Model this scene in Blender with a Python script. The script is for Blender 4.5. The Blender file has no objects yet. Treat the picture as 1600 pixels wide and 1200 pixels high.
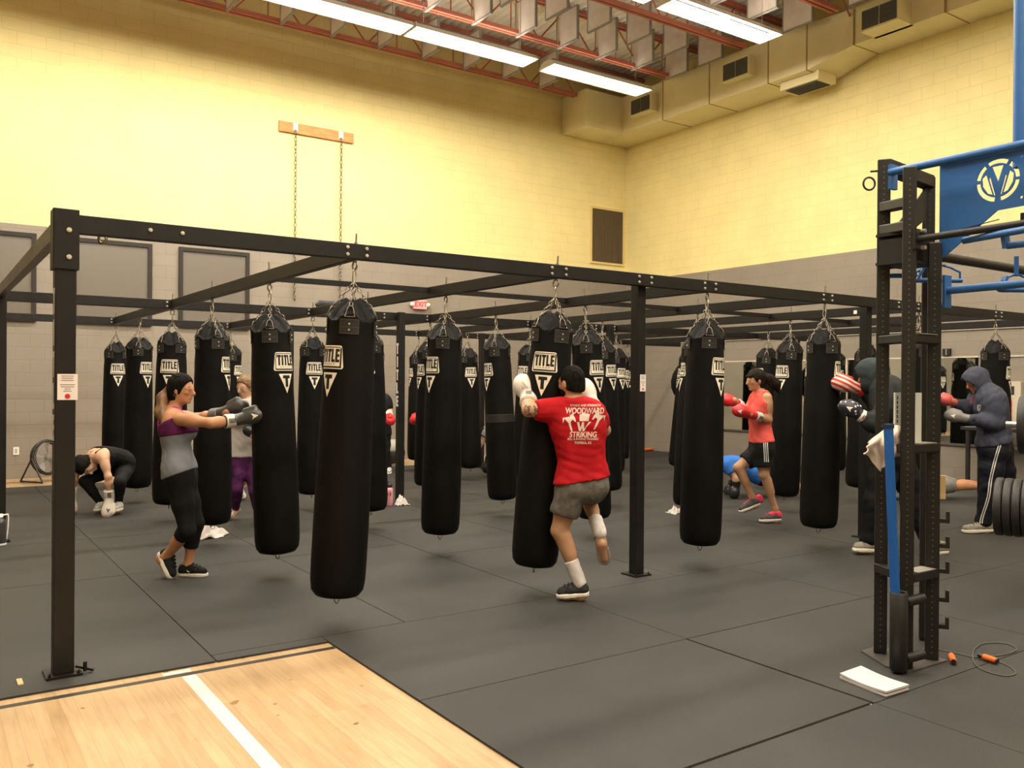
import bpy, bmesh, math, random
import numpy as np
from mathutils import Vector, Matrix, Quaternion
from mathutils.bvhtree import BVHTree
random.seed(7)
rng = np.random.default_rng(7)
SC = bpy.context.scene
COL = SC.collection
PI = math.pi
V3 = Vector

# ------------------------------------------------------------------ camera
FPX, YAW, PITCH, ROLL, CAMZ = 1344.87, 0.602, -0.003, 0.007, 1.55
def cam_axes():
    cy, sy, cp, sp = math.cos(YAW), math.sin(YAW), math.cos(PITCH), math.sin(PITCH)
    f = V3((sy*cp, cy*cp, sp)); r = V3((cy, -sy, 0)); u = r.cross(f)
    c, s = math.cos(ROLL), math.sin(ROLL)
    return c*r + s*u, -s*r + c*u, f
CR, CU, CF = cam_axes()
CO = V3((0, 0, CAMZ))
cam_data = bpy.data.cameras.new('camera')
cam_data.sensor_width = 36.0
cam_data.lens = FPX/1600*36
cam_data.clip_start = 0.05
cam = bpy.data.objects.new('camera', cam_data)
COL.objects.link(cam)
M = Matrix.Identity(4)
for i in range(3):
    M[i][0], M[i][1], M[i][2], M[i][3] = CR[i], CU[i], -CF[i], CO[i]
cam.matrix_world = M
SC.camera = cam
SC.view_settings.view_transform = 'Standard'
SC.view_settings.look = 'None'
SC.view_settings.gamma = 1.0
SC.view_settings.exposure = 0.0
SC.view_settings.use_curve_mapping = False

def ray(x, y): return CR*((x-800)/FPX) - CU*((y-600)/FPX) + CF
def dep(x, y, d): return CO + ray(x, y)*d           # measured point of the photo at a depth -> metres in the room
def gz(x, y, z=0.0):
    d = ray(x, y); return CO + d*((z-CAMZ)/d.z)

# ------------------------------------------------------------------ materials
MATS = {}
def _mat(name):
    m = bpy.data.materials.new(name); m.use_nodes = True
    nt = m.node_tree; b = nt.nodes['Principled BSDF']
    return m, nt, b
def mat(name, col, rough=.5, metal=0.0, var=0.0, vscale=20.0, bump=0.0, bscale=60.0, bdist=.01, emit=None, estr=0.0, spec=None, trans=0.0, coat=0.0, stretch=None):
    if name in MATS: return MATS[name]
    m, nt, b = _mat(name)
    b.inputs['Base Color'].default_value = (*col, 1); b.inputs['Roughness'].default_value = rough
    b.inputs['Metallic'].default_value = metal
    if spec is not None: b.inputs['Specular IOR Level'].default_value = spec
    if trans: b.inputs['Transmission Weight'].default_value = trans
    if coat: b.inputs['Coat Weight'].default_value = coat
    if emit: b.inputs['Emission Color'].default_value = (*emit, 1); b.inputs['Emission Strength'].default_value = estr
    L = nt.links
    tc = nt.nodes.new('ShaderNodeTexCoord')
    src = tc.outputs['Object']
    if stretch:
        mp = nt.nodes.new('ShaderNodeMapping'); mp.inputs['Scale'].default_value = stretch
        L.new(src, mp.inputs['Vector']); src = mp.outputs['Vector']
    nz = nt.nodes.new('ShaderNodeTexNoise'); nz.inputs['Scale'].default_value = vscale; nz.inputs['Detail'].default_value = 4
    L.new(src, nz.inputs['Vector'])
    if var:
        rp = nt.nodes.new('ShaderNodeValToRGB')
        rp.color_ramp.elements[0].position = .3; rp.color_ramp.elements[1].position = .7
        rp.color_ramp.elements[0].color = (*[max(0, c*(1-var)) for c in col], 1)
        rp.color_ramp.elements[1].color = (*[min(1, c*(1+var)) for c in col], 1)
        L.new(nz.outputs['Fac'], rp.inputs['Fac']); L.new(rp.outputs['Color'], b.inputs['Base Color'])
    if bump:
        n2 = nt.nodes.new('ShaderNodeTexNoise'); n2.inputs['Scale'].default_value = bscale; n2.inputs['Detail'].default_value = 3
        L.new(src, n2.inputs['Vector'])
        bp = nt.nodes.new('ShaderNodeBump'); bp.inputs['Strength'].default_value = bump; bp.inputs['Distance'].default_value = bdist
        L.new(n2.outputs['Fac'], bp.inputs['Height']); L.new(bp.outputs['Normal'], b.inputs['Normal'])
    MATS[name] = m
    return m

def wall_mat(name, axis, yellow, grey, zline):
    """painted block wall: block courses as bump, two paint colours meeting at a height"""
    m, nt, b = _mat(name); L = nt.links; N = nt.nodes
    geo = N.new('ShaderNodeNewGeometry'); sep = N.new('ShaderNodeSeparateXYZ'); L.new(geo.outputs['Position'], sep.inputs[0])
    comb = N.new('ShaderNodeCombineXYZ'); L.new(sep.outputs[axis], comb.inputs[0]); L.new(sep.outputs[2], comb.inputs[1])
    br = N.new('ShaderNodeTexBrick'); br.inputs['Scale'].default_value = 1.0
    br.inputs['Brick Width'].default_value = .40; br.inputs['Row Height'].default_value = .203
    br.inputs['Mortar Size'].default_value = .006; br.inputs['Mortar Smooth'].default_value = .4
    L.new(comb.outputs[0], br.inputs['Vector'])
    gt = N.new('ShaderNodeMath'); gt.operation = 'GREATER_THAN'; gt.inputs[1].default_value = zline
    L.new(sep.outputs[2], gt.inputs[0])
    mix = N.new('ShaderNodeMix'); mix.data_type = 'RGBA'; L.new(gt.outputs[0], mix.inputs[0])
    mix.inputs[6].default_value = (*grey, 1); mix.inputs[7].default_value = (*yellow, 1)
    nz = N.new('ShaderNodeTexNoise'); nz.inputs['Scale'].default_value = 1.3; nz.inputs['Detail'].default_value = 5
    L.new(geo.outputs['Position'], nz.inputs['Vector'])
    mr = N.new('ShaderNodeMapRange'); mr.inputs[1].default_value = .3; mr.inputs[2].default_value = .7; mr.inputs[3].default_value = .93; mr.inputs[4].default_value = 1.04
    L.new(nz.outputs['Fac'], mr.inputs[0])
    mo = N.new('ShaderNodeMapRange'); mo.inputs[3].default_value = 1.0; mo.inputs[4].default_value = .9
    L.new(br.outputs['Fac'], mo.inputs[0])
    mu = N.new('ShaderNodeMath'); mu.operation = 'MULTIPLY'; L.new(mr.outputs[0], mu.inputs[0]); L.new(mo.outputs[0], mu.inputs[1])
    sc = N.new('ShaderNodeVectorMath'); sc.operation = 'SCALE'; L.new(mix.outputs[2], sc.inputs[0]); L.new(mu.outputs[0], sc.inputs['Scale'])
    L.new(sc.outputs[0], b.inputs['Base Color'])
    bp = N.new('ShaderNodeBump'); bp.invert = True; bp.inputs['Strength'].default_value = .35; bp.inputs['Distance'].default_value = .01
    L.new(br.outputs['Fac'], bp.inputs['Height']); L.new(bp.outputs['Normal'], b.inputs['Normal'])
    b.inputs['Roughness'].default_value = .55; b.inputs['Specular IOR Level'].default_value = .3
    return m

def wood_floor_mat(name):
    m, nt, b = _mat(name); L = nt.links; N = nt.nodes
    geo = N.new('ShaderNodeNewGeometry'); sep = N.new('ShaderNodeSeparateXYZ'); L.new(geo.outputs['Position'], sep.inputs[0])
    comb = N.new('ShaderNodeCombineXYZ'); L.new(sep.outputs[1], comb.inputs[0]); L.new(sep.outputs[0], comb.inputs[1])
    br = N.new('ShaderNodeTexBrick'); br.inputs['Scale'].default_value = 1
    br.inputs['Brick Width'].default_value = 1.05; br.inputs['Row Height'].default_value = .062
    br.inputs['Mortar Size'].default_value = .0008; br.offset = .37
    br.inputs['Color1'].default_value = (.46, .30, .15, 1); br.inputs['Color2'].default_value = (.56, .375, .205, 1)
    br.inputs['Mortar'].default_value = (.36, .215, .09, 1); br.inputs['Bias'].default_value = .1
    L.new(comb.outputs[0], br.inputs['Vector'])
    mp = N.new('ShaderNodeMapping'); mp.inputs['Scale'].default_value = (22, 1.6, 1); L.new(geo.outputs['Position'], mp.inputs['Vector'])
    nz = N.new('ShaderNodeTexNoise'); nz.inputs['Scale'].default_value = 2.0; nz.inputs['Detail'].default_value = 6; L.new(mp.outputs[0], nz.inputs['Vector'])
    mr = N.new('ShaderNodeMapRange'); mr.inputs[1].default_value = .3; mr.inputs[2].default_value = .72; mr.inputs[3].default_value = .82; mr.inputs[4].default_value = 1.06
    L.new(nz.outputs['Fac'], mr.inputs[0])
    n3 = N.new('ShaderNodeTexNoise'); n3.inputs['Scale'].default_value = 1.1; L.new(geo.outputs['Position'], n3.inputs['Vector'])
    m3 = N.new('ShaderNodeMapRange'); m3.inputs[1].default_value = .35; m3.inputs[2].default_value = .65; m3.inputs[3].default_value = .90; m3.inputs[4].default_value = 1.05
    L.new(n3.outputs['Fac'], m3.inputs[0])
    mu = N.new('ShaderNodeMath'); mu.operation = 'MULTIPLY'; L.new(mr.outputs[0], mu.inputs[0]); L.new(m3.outputs[0], mu.inputs[1])
    sc = N.new('ShaderNodeVectorMath'); sc.operation = 'SCALE'; L.new(br.outputs['Color'], sc.inputs[0]); L.new(mu.outputs[0], sc.inputs['Scale'])
    # small dark scuff spots
    vo = N.new('ShaderNodeTexNoise'); vo.inputs['Scale'].default_value = 9; vo.inputs['Detail'].default_value = 1; L.new(geo.outputs['Position'], vo.inputs['Vector'])
    sp = N.new('ShaderNodeMapRange'); sp.inputs[1].default_value = .735; sp.inputs[2].default_value = .76; L.new(vo.outputs['Fac'], sp.inputs[0])
    mx = N.new('ShaderNodeMix'); mx.data_type = 'RGBA'; L.new(sp.outputs[0], mx.inputs[0]); L.new(sc.outputs[0], mx.inputs[6]); mx.inputs[7].default_value = (.25, .13, .05, 1)
    L.new(mx.outputs[2], b.inputs['Base Color'])
    b.inputs['Roughness'].default_value = .32
    return m

def rubber_mat(name):
    m, nt, b = _mat(name); L = nt.links; N = nt.nodes
    geo = N.new('ShaderNodeNewGeometry')
    n1 = N.new('ShaderNodeTexNoise'); n1.inputs['Scale'].default_value = 260; n1.inputs['Detail'].default_value = 2
    n2 = N.new('ShaderNodeTexNoise'); n2.inputs['Scale'].default_value = 1.1; n2.inputs['Detail'].default_value = 6
    for n in (n1, n2): L.new(geo.outputs['Position'], n.inputs['Vector'])
    r1 = N.new('ShaderNodeMapRange'); r1.inputs[1].default_value = .35; r1.inputs[2].default_value = .7; r1.inputs[3].default_value = .72; r1.inputs[4].default_value = 1.35
    r2 = N.new('ShaderNodeMapRange'); r2.inputs[1].default_value = .3; r2.inputs[2].default_value = .7; r2.inputs[3].default_value = .8; r2.inputs[4].default_value = 1.2
    L.new(n1.outputs['Fac'], r1.inputs[0]); L.new(n2.outputs['Fac'], r2.inputs[0])
    mu = N.new('ShaderNodeMath'); mu.operation = 'MULTIPLY'; L.new(r1.outputs[0], mu.inputs[0]); L.new(r2.outputs[0], mu.inputs[1])
    sc = N.new('ShaderNodeVectorMath'); sc.operation = 'SCALE'; sc.inputs[0].default_value = (.0335, .0322, .0302); L.new(mu.outputs[0], sc.inputs['Scale'])
    L.new(sc.outputs[0], b.inputs['Base Color'])
    b.inputs['Roughness'].default_value = .62; b.inputs['Specular IOR Level'].default_value = .35
    bp = N.new('ShaderNodeBump'); bp.inputs['Strength'].default_value = .25; bp.inputs['Distance'].default_value = .004
    L.new(n1.outputs['Fac'], bp.inputs['Height']); L.new(bp.outputs['Normal'], b.inputs['Normal'])
    return m

# ------------------------------------------------------------------ mesh builder
ORG = {}
def setp(o, label=None, cat=None, group=None, kind=None):
    if label: o['label'] = label
    if cat: o['category'] = cat
    if group: o['group'] = group
    if kind: o['kind'] = kind
    return o
def thing(name, label, cat, loc=(0, 0, 0), group=None):
    o = bpy.data.objects.new(name, None); o.empty_display_size = .1
    COL.objects.link(o); o.location = V3(loc); ORG[o] = V3(loc)
    return setp(o, label, cat, group)

class MB:
    def __init__(s): s.v, s.f, s.m, s.sm = [], [], [], []
    def add(s, vs, fs, mi=0, smooth=False):
        o = len(s.v); s.v += [tuple(p) for p in vs]
        for f in fs: s.f.append(tuple(i+o for i in f)); s.m.append(mi); s.sm.append(smooth)
        return s
    def box(s, lo, hi, mi=0, R=None, c=None):
        (x0, y0, z0), (x1, y1, z1) = lo, hi
        vs = [V3(p) for p in ((x0,y0,z0),(x1,y0,z0),(x1,y1,z0),(x0,y1,z0),(x0,y0,z1),(x1,y0,z1),(x1,y1,z1),(x0,y1,z1))]
        if R is not None: vs = [R @ p + (V3(c) if c is not None else V3()) for p in vs]
        return s.add(vs, [(0,3,2,1),(4,5,6,7),(0,1,5,4),(1,2,6,5),(2,3,7,6),(3,0,4,7)], mi)
    def obox(s, p0, p1, w, h, up=(0, 0, 1), mi=0):
        """bar from p0 to p1, w across, h along up"""
        p0, p1 = V3(p0), V3(p1); d = (p1-p0).normalized(); up = V3(up)
        x = d.cross(up).normalized(); u = x.cross(d).normalized()
        vs = [p + x*(a*w/2) + u*(b*h/2) for p in (p0, p1) for a, b in ((-1,-1),(1,-1),(1,1),(-1,1))]
        return s.add(vs, [(0,1,2,3),(7,6,5,4),(0,4,5,1),(1,5,6,2),(2,6,7,3),(3,7,4,0)], mi)
    def cyl(s, p0, p1, r0, r1=None, n=16, mi=0, cap=True, smooth=True):
        p0, p1 = V3(p0), V3(p1); r1 = r0 if r1 is None else r1
        d = (p1-p0).normalized(); a = d.orthogonal().normalized(); b = d.cross(a)
        vs = []
        for p, r in ((p0, r0), (p1, r1)):
            for i in range(n):
                t = 2*PI*i/n; vs.append(p + (a*math.cos(t)+b*math.sin(t))*r)
        s.add(vs, [(i, (i+1) % n, n+(i+1) % n, n+i) for i in range(n)], mi, smooth)
        if cap: s.add(vs, [tuple(range(n-1, -1, -1)), tuple(range(n, 2*n))], mi)
        return s
    def tube(s, pts, r, n=8, mi=0, closed=False, cap=True):
        pts = [V3(p) for p in pts]; k = len(pts); rr = r if hasattr(r, '__len__') else [r]*k
        vs = []; a = None
        for i, p in enumerate(pts):
            d = (pts[(i+1) % k]-pts[i-1]) if closed else (pts[min(i+1, k-1)]-pts[max(i-1, 0)])
            d.normalize()
            a = d.orthogonal().normalized() if a is None else (a - d*a.dot(d)).normalized()
            b = d.cross(a)
            for j in range(n):
                t = 2*PI*j/n; vs.append(p + (a*math.cos(t)+b*math.sin(t))*rr[i])
        fs = []
        for i in range(k if closed else k-1):
            i2 = (i+1) % k
            fs += [(i*n+j, i*n+(j+1) % n, i2*n+(j+1) % n, i2*n+j) for j in range(n)]
        s.add(vs, fs, mi, True)
        if cap and not closed: s.add(vs, [tuple(range(n-1, -1, -1)), tuple(range((k-1)*n, k*n))], mi)
        return s
    def lathe(s, prof, n=32, c=(0, 0, 0), mi=0, fn=None, cap=True):
        """prof: (r, z) list; fn(theta, r, z) -> r, z"""
        c = V3(c); vs = []
        for r, z in prof:
            for i in range(n):
                t = 2*PI*i/n; r2, z2 = fn(t, r, z) if fn else (r, z)
                vs.append(c + V3((r2*math.cos(t), r2*math.sin(t), z2)))
        k = len(prof)
        s.add(vs, [(a*n+i, a*n+(i+1) % n, (a+1)*n+(i+1) % n, (a+1)*n+i) for a in range(k-1) for i in range(n)], mi, True)
        if cap: s.add(vs, [tuple(range(n-1, -1, -1)), tuple(range((k-1)*n, k*n))], mi)
        return s
    def ell(s, c, rx, ry, rz, R=None, n=14, m=9, mi=0):
        c = V3(c); vs = []; R = R or Matrix.Identity(3)
        for a in range(m+1):
            ph = PI*a/m
            for i in range(n):
                t = 2*PI*i/n
                vs.append(c + R @ V3((rx*math.sin(ph)*math.cos(t), ry*math.sin(ph)*math.sin(t), -rz*math.cos(ph))))
        return s.add(vs, [(a*n+i, a*n+(i+1) % n, (a+1)*n+(i+1) % n, (a+1)*n+i) for a in range(m) for i in range(n)], mi, True)
    def prism(s, poly, o, ax, ay, d, mi=0):
        """polygon (u, v) in the plane o + u*ax + v*ay extruded by the vector d (convex or simple polygon)"""
        o, ax, ay, d = V3(o), V3(ax), V3(ay), V3(d); n = len(poly)
        a = [o+ax*u+ay*v for u, v in poly]; b = [p+d for p in a]
        s.add(a+b, [tuple(range(n-1, -1, -1)), tuple(range(n, 2*n))] + [(i, (i+1) % n, n+(i+1) % n, n+i) for i in range(n)], mi)
        return s
    def build(s, name, mats, parent=None, **kw):
        o = mesh_obj(name, s.v, s.f, mats, parent, s.m, s.sm)
        return setp(o, **kw)

def mesh_obj(name, vs, fs, mats, parent=None, mi=None, sm=None):
    me = bpy.data.meshes.new(name)
    org = V3((0, 0, 0))
    if parent is not None: org = ORG[parent]
    if org.length: vs = [(p[0]-org.x, p[1]-org.y, p[2]-org.z) for p in vs]
    me.from_pydata(vs, [], fs)
    for m in (mats if isinstance(mats, (list, tuple)) else [mats]): me.materials.append(m)
    if mi is not None and len(mi) == len(me.polygons): me.polygons.foreach_set('material_index', mi)
    if sm is not None and len(sm) == len(me.polygons): me.polygons.foreach_set('use_smooth', sm)
    bm = bmesh.new(); bm.from_mesh(me)
    bmesh.ops.recalc_face_normals(bm, faces=bm.faces); bm.to_mesh(me); bm.free()
    me.update()
    o = bpy.data.objects.new(name, me); COL.objects.link(o)
    if parent is not None: o.parent = parent
    ORG[o] = org
    return o
def bevel(o, w, seg=2):
    b = o.modifiers.new('bevel', 'BEVEL'); b.width = w; b.segments = seg; b.limit_method = 'ANGLE'
    return o
def copy_tree(o, parent=None):
    c = o.copy(); COL.objects.link(c)
    if parent is not None: c.parent = parent
    for ch in list(o.children): copy_tree(ch, c)
    return c

def flat_shape(splines, extrude=0.0, name='shape'):
    """filled 2D outline with holes -> (verts, faces) in the xy plane"""
    cu = bpy.data.curves.new(name, 'CURVE'); cu.dimensions = '2D'; cu.fill_mode = 'BOTH'; cu.extrude = extrude
    for sp in splines:
        s = cu.splines.new('POLY'); s.points.add(len(sp)-1); s.use_cyclic_u = True
        for p, q in zip(s.points, sp): p.co = (q[0], q[1], 0, 1)
    o = bpy.data.objects.new(name, cu); COL.objects.link(o)
    return _eval_and_drop(o, cu)
def _eval_and_drop(o, cu):
    dg = bpy.context.evaluated_depsgraph_get(); dg.update()
    me = o.evaluated_get(dg).to_mesh()
    vs = [v.co.copy() for v in me.vertices]; fs = [tuple(p.vertices) for p in me.polygons]
    o.evaluated_get(dg).to_mesh_clear()
    bpy.data.objects.remove(o); bpy.data.curves.remove(cu)
    return vs, fs
def text_shape(txt, size=1.0, offset=0.0, sx=1.0, align='CENTER'):
    cu = bpy.data.curves.new('t', 'FONT'); cu.body = txt; cu.size = size; cu.offset = offset
    cu.align_x = align; cu.align_y = 'CENTER'; cu.resolution_u = 3
    o = bpy.data.objects.new('t', cu); COL.objects.link(o)
    vs, fs = _eval_and_drop(o, cu)
    return [V3((v.x*sx, v.y, v.z)) for v in vs], fs

# block letters as rectangles in a unit cell (x0, y0, x1, y1)
LET = {'T': [(0, .78, 1, 1), (.28, 0, .72, .78)], 'I': [(.08, 0, .92, 1)], 'L': [(0, 0, .52, 1), (.52, 0, 1, .21)],
       'E': [(0, 0, .52, 1), (.52, 0, 1, .2), (.52, .41, .94, .6), (.52, .8, 1, 1)]}
LW = {'T': 1.0, 'I': .55, 'L': .85, 'E': .9}
def block_word(word, w, h, gap=.10):
    tot = sum(LW[c] for c in word) + gap*(len(word)-1); k = w/tot; x = -w/2; out = []
    for c in word:
        for a, b, d, e in LET[c]: out.append((x+a*LW[c]*k, -h/2+b*h, x+d*LW[c]*k, -h/2+e*h))
        x += (LW[c]+gap)*k
    return out

# common materials
BLACK_STEEL = mat('black_steel', (.0095, .0082, .0075), .45, var=.25, vscale=6, spec=.35)
STEEL = mat('bare_steel', (.62, .58, .50), .32, 1.0)
CHAIN = mat('chain_steel', (.30, .265, .21), .42, 1.0)
BOLT = mat('zinc_bolt', (.75, .72, .64), .35, .8)
CREAM = mat('cream_print', (.88, .79, .63), .5)
INK = mat('black_ink', (.008, .007, .007), .5)
PAPER = mat('white_paper', (.80, .72, .68), .7)
WHITE = mat('white_paint', (.8, .78, .72), .5)
# ------------------------------------------------------------------ room shell
WX, WY, RZ = 13.75, 15.3, 8.55          # right wall, left wall, roof deck
X0, Y0 = -6.0, -7.0
YEL, GREY = (.84, .71, .33), (.278, .238, .192)
W_L = wall_mat('wall_left_paint', 0, YEL, GREY, 3.93)
W_R = wall_mat('wall_right_paint', 1, YEL, GREY, 3.92)
def quad_wall(name, lo, hi, m): return MB().box(lo, hi).build(name, m, kind='structure')
quad_wall('wall_left', (X0, WY, -.05), (WX+.2, WY+.2, RZ+.2), W_L)
quad_wall('wall_right', (WX, Y0, -.05), (WX+.2, WY, RZ+.2), W_R)
quad_wall('wall_front', (X0-.2, Y0-.2, -.05), (X0, WY+.2, RZ+.2), W_R)
quad_wall('wall_back', (X0, Y0-.2, -.05), (WX+.2, Y0, RZ+.2), W_L)
# wood sports floor with its game lines
WOOD = wood_floor_mat('maple_floor')
MB().box((X0, Y0, -.06), (WX, WY, -.012)).build('floor', WOOD, kind='structure')
TAPE_K, TAPE_W = mat('black_line_paint', (.025, .022, .02), .4), mat('white_line_paint', (.78, .70, .58), .4)
MB().box((X0, 4.700, -.0125), (2.0, 4.745, -.0112)).build('trim_1', TAPE_K, kind='structure')
MB().box((1.135, Y0, -.0125), (1.205, 4.69, -.0110)).build('trim_2', TAPE_W, kind='structure')
MB().box((1.06, 4.755, -.0125), (1.20, 4.80, -.0110)).build('trim_3', TAPE_W, kind='structure')
# rubber matting laid over the wood in big tiles
RUB = rubber_mat('black_rubber')
mb = MB()
g = .003
def tile(x0, x1, y0, y1):
    if x0 == 2.0 and 2.3 < y0 < 2.6: x1 -= .012; y0 += .014
    mb.box((x0+g, y0+g*random.uniform(.4, 1.3), -.012), (x1-g*random.uniform(.4, 1.3), y1-g, random.uniform(-.0006, 0)))
for j in range(-9, 3):                       # field right of the wood floor
    y0 = 4.93-1.245*(3-j-0) + 1.245*0; y1 = y0+1.245
    if y1 > 4.95 or y0 < Y0: continue
    off = 0 if j % 2 == 0 else 0
    xs = [2.0]
    while xs[-1] < WX-.01: xs.append(min(WX, xs[-1]+1.83))
    for a, b in zip(xs, xs[1:]): tile(a, b, y0, y1)
cols = [X0, -4.75, -3.53, -2.31, -1.09, .13, 1.35, 2.57, 3.79, 5.01, 6.23, 7.45, 8.67, 9.89, 11.11, 12.33, WX]
for k, (a, b) in enumerate(zip(cols, cols[1:])):
    y = 4.93 if a >= 1.99 else 4.82
    ys = [y, 7.32 if k % 2 else 6.7]
    if a < 2.0 < b:
        tile(a, b, 4.93, 7.32); tile(a, 2.0, 4.82, 4.93); ys = [7.32]
    ylim = 14.05 if a < 11 else WY-.02
    while ys[-1] < ylim-.01: ys.append(min(ylim, ys[-1]+1.83))
    for c, d in zip(ys, ys[1:]): tile(a, b, c, d)
mb.build('floor_rubber', RUB, kind='structure')
# roof deck: corrugated sheet
mb = MB(); n = int((WX-X0)/.1); vs = []; fs = []
prof = []
x = X0
while x < WX+.2:
    for dx, dz in ((0, 0), (.05, 0), (.085, .06), (.135, .06)): prof.append((x+dx, RZ+dz))
    x += .17
for px_, pz in prof: vs += [(px_, Y0-.2, pz), (px_, WY+.2, pz)]
fs = [(2*i, 2*i+2, 2*i+3, 2*i+1) for i in range(len(prof)-1)]
mb.add(vs, fs); DECK = mat('deck_paint', (.80, .75, .68), .6, var=.1, vscale=2)
mb.build('ceiling', DECK, kind='structure')
# rail along the right wall
MB().box((WX-.03, 6.0, 2.42), (WX, 15.28, 2.485)).build('trim_4', mat('rail_paint', (.62, .55, .44), .5), kind='structure')

# roof joists
RED = mat('red_primer', (.48, .15, .10), .55, var=.15, vscale=3)
JY = [14.74, 12.72, 10.80, 8.85, 6.9, 4.95, 3.0, 1.0]
JNAME = ['nearest the left wall, above the wooden plank', 'second from the left wall, over the first lights', 'third out from the left wall', 'fourth from the left wall, beside the glaring light']
for k, y in enumerate(JY):
    zb, zt = 7.80, 8.50
    lab = 'red steel open web roof joist, ' + JNAME[k] if k < 4 else 'red steel open web roof joist over the near part of the gym'
    t = thing('roof_joist', lab, 'joist', (X0+.1, y, zb), group='red roof joists')
    e = 12.6 if k else 11.75
    for nm, z in (('bottom_chord', zb), ('top_chord', zt)):
        b_ = MB()
        for s_ in (-.045, .045): b_.obox((X0+.1, y+s_, z), (e if z == zb else WX, y+s_, z), .05, .07)
        b_.build(nm, RED, t)
    x = X0+.4; i = 0; w = MB()
    while x+.62 < e:
        w.cyl((x, y, zb), (x+.62, y, zt), .016, n=6); w.cyl((x+.62, y, zt), (x+1.24, y, zb), .016, n=6)
        w.cyl((x+.62, y, zt), (x+.62, y, zb), .012, n=6)
        x += 1.24
    w.build('web', RED, t)

# acoustic baffles hanging between the joists
BAF = mat('baffle_board', (.70, .62, .56), .8, var=.08, vscale=5)
BAFE = mat('baffle_edge', (.30, .29, .28), .7)
t0 = thing('acoustic_baffle', 'x', 'baffle', (0, 0, 7.74))
MB().box((-.018, -.30, 7.74), (.018, .30, 8.34)).build('panel', BAF, t0)
f_ = MB()
for y0_, y1_, z0_, z1_ in ((-.31, .31, 7.73, 7.752), (-.31, .31, 8.33, 8.352), (-.31, -.288, 7.752, 8.33), (.288, .31, 7.752, 8.33)):
    f_.box((-.024, y0_, z0_), (.024, y1_, z1_))
f_.build('edge_frame', BAFE, t0)
for y_ in (-.2, .2): MB().cyl((0, y_, 8.35), (0, y_, 8.56), .004, n=5).build('hanger', STEEL, t0)
BROWS = [(14.36, 'in the row closest to the left wall', 10), (12.46, 'in the second row from the left wall', 12), (11.56, 'in the third row from the left wall', 12),
         (9.55, 'in the row above the bright right hand light', 12), (8.25, 'in the row nearest the camera', 12)]
first = True
for y, lab, n in BROWS:
    for i in range(n):
        x = 12.53-.93*i - (1.8 if y > 14 else 0)
        if x < 3.0 and y < 14: continue
        o = t0 if first else copy_tree(t0); first = False
        o.location = (x, y, 7.74)
        setp(o, 'pale acoustic baffle panel hanging ' + lab, 'baffle', 'baffles ' + lab)

# strip lights: shade, tubes, hangers
TUBE_DIM = mat('dim_tube', (1, .97, .9), .4, emit=(1.0, .93, .80), estr=8)
TUBE = mat('lit_tube', (1, .97, .9), .4, emit=(1.0, .93, .80), estr=20)
SHADE = mat('shade_enamel', (.78, .74, .66), .35)
def fixture(x0, x1, y, lab, watts):
    z = 7.30
    t = thing('strip_light', lab, 'light', (x0, y, z), group='fluorescent strip lights')
    s = MB()
    for sg in (-1, 1):
        prof = [(sg*.24, -.025), (sg*.18, .06), (sg*.075, .095)]
        vs = [(x, y+a, z+b) for x in (x0, x1) for a, b in prof]; k = len(prof)
        s.add(vs, [(i, i+1, k+i+1, k+i) for i in range(k-1)])
        vs2 = [(x, y+a*.985, z+b-.006) for x in (x0, x1) for a, b in prof]
        s.add(vs2, [(k+i, k+i+1, i+1, i) for i in range(k-1)])
    full = [(-.24, -.025), (-.18, .06), (-.075, .095), (.075, .095), (.18, .06), (.24, -.025)]
    for xx in (x0, (x0+x1)/2, x1-.012): s.prism(full, (xx, y, z), (0, 1, 0), (0, 0, 1), (.012, 0, 0))
    s.build('shade', SHADE, t)
    for a in (-.16, -.055, .055, .16):
        MB().cyl((x0+.03, y+a, z-.005), (x1-.03, y+a, z-.005), .0165, n=8).build('tube', TUBE_DIM if watts < PW*.6 else TUBE, t)
    MB().box((x0+.1, y-.05, z+.10), (x1-.1, y+.05, z+.15)).build('ballast_box', mat('grey_channel', (.2, .19, .18), .5), t)
    for x in (x0+.25, x1-.25): MB().cyl((x, y, z+.15), (x, y, 8.56), .005, n=5).build('hanger', STEEL, t)
    ld = bpy.data.lights.new('strip_light_glow', 'AREA'); ld.shape = 'RECTANGLE'; ld.size = x1-x0-.06; ld.size_y = .40
    ld.energy = watts; ld.color = (1.0, .91, .755); ld.spread = PI
    lo = bpy.data.objects.new('strip_light_glow', ld); COL.objects.link(lo); lo.location = ((x0+x1)/2, y, z-.024)
    l2 = ld.copy(); l2.energy = watts*UPF; l2.size_y = .12; lo = bpy.data.objects.new('strip_light_uplight', l2); COL.objects.link(lo); lo.location = ((x0+x1)/2, y, z+.16); lo.rotation_euler = (PI, 0, 0)
PW = 88; UPF = .11
segs = [(4.10, 6.54), (6.58, 9.03)]
fixture(6.58, 9.03, 12.60, 'long bright fluorescent strip light at the top of the photo, nearer the middle', PW*1.3)
fixture(4.10, 6.54, 12.60, 'fluorescent strip light cut off by the top edge of the photo at left', PW*1.9)
fixture(9.37, 11.80, 12.60, 'dimmer fluorescent strip light beside the duct box in the corner', PW*.42)
fixture(9.25, 11.66, 9.40, 'glaring fluorescent strip light close to the grilles of the duct', PW*1.15)
for y in (9.4, 6.3, 3.2, .1, -3.0):
    for x0 in ((-.9, 1.65, 4.1, 6.58, 9.25) if y < 9 else (-.9, 1.65, 4.1, 6.58)):  # leftmost column is unseen, added to brighten the left-facing bag labels
        if y < -1 and x0 > 7: continue
        fixture(x0, x0+2.42, y, 'fluorescent strip light over the near part of the gym above the frame', PW*(1 if y > 9 else .85)*(.75 if x0 > 5 else 1.0))
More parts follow.
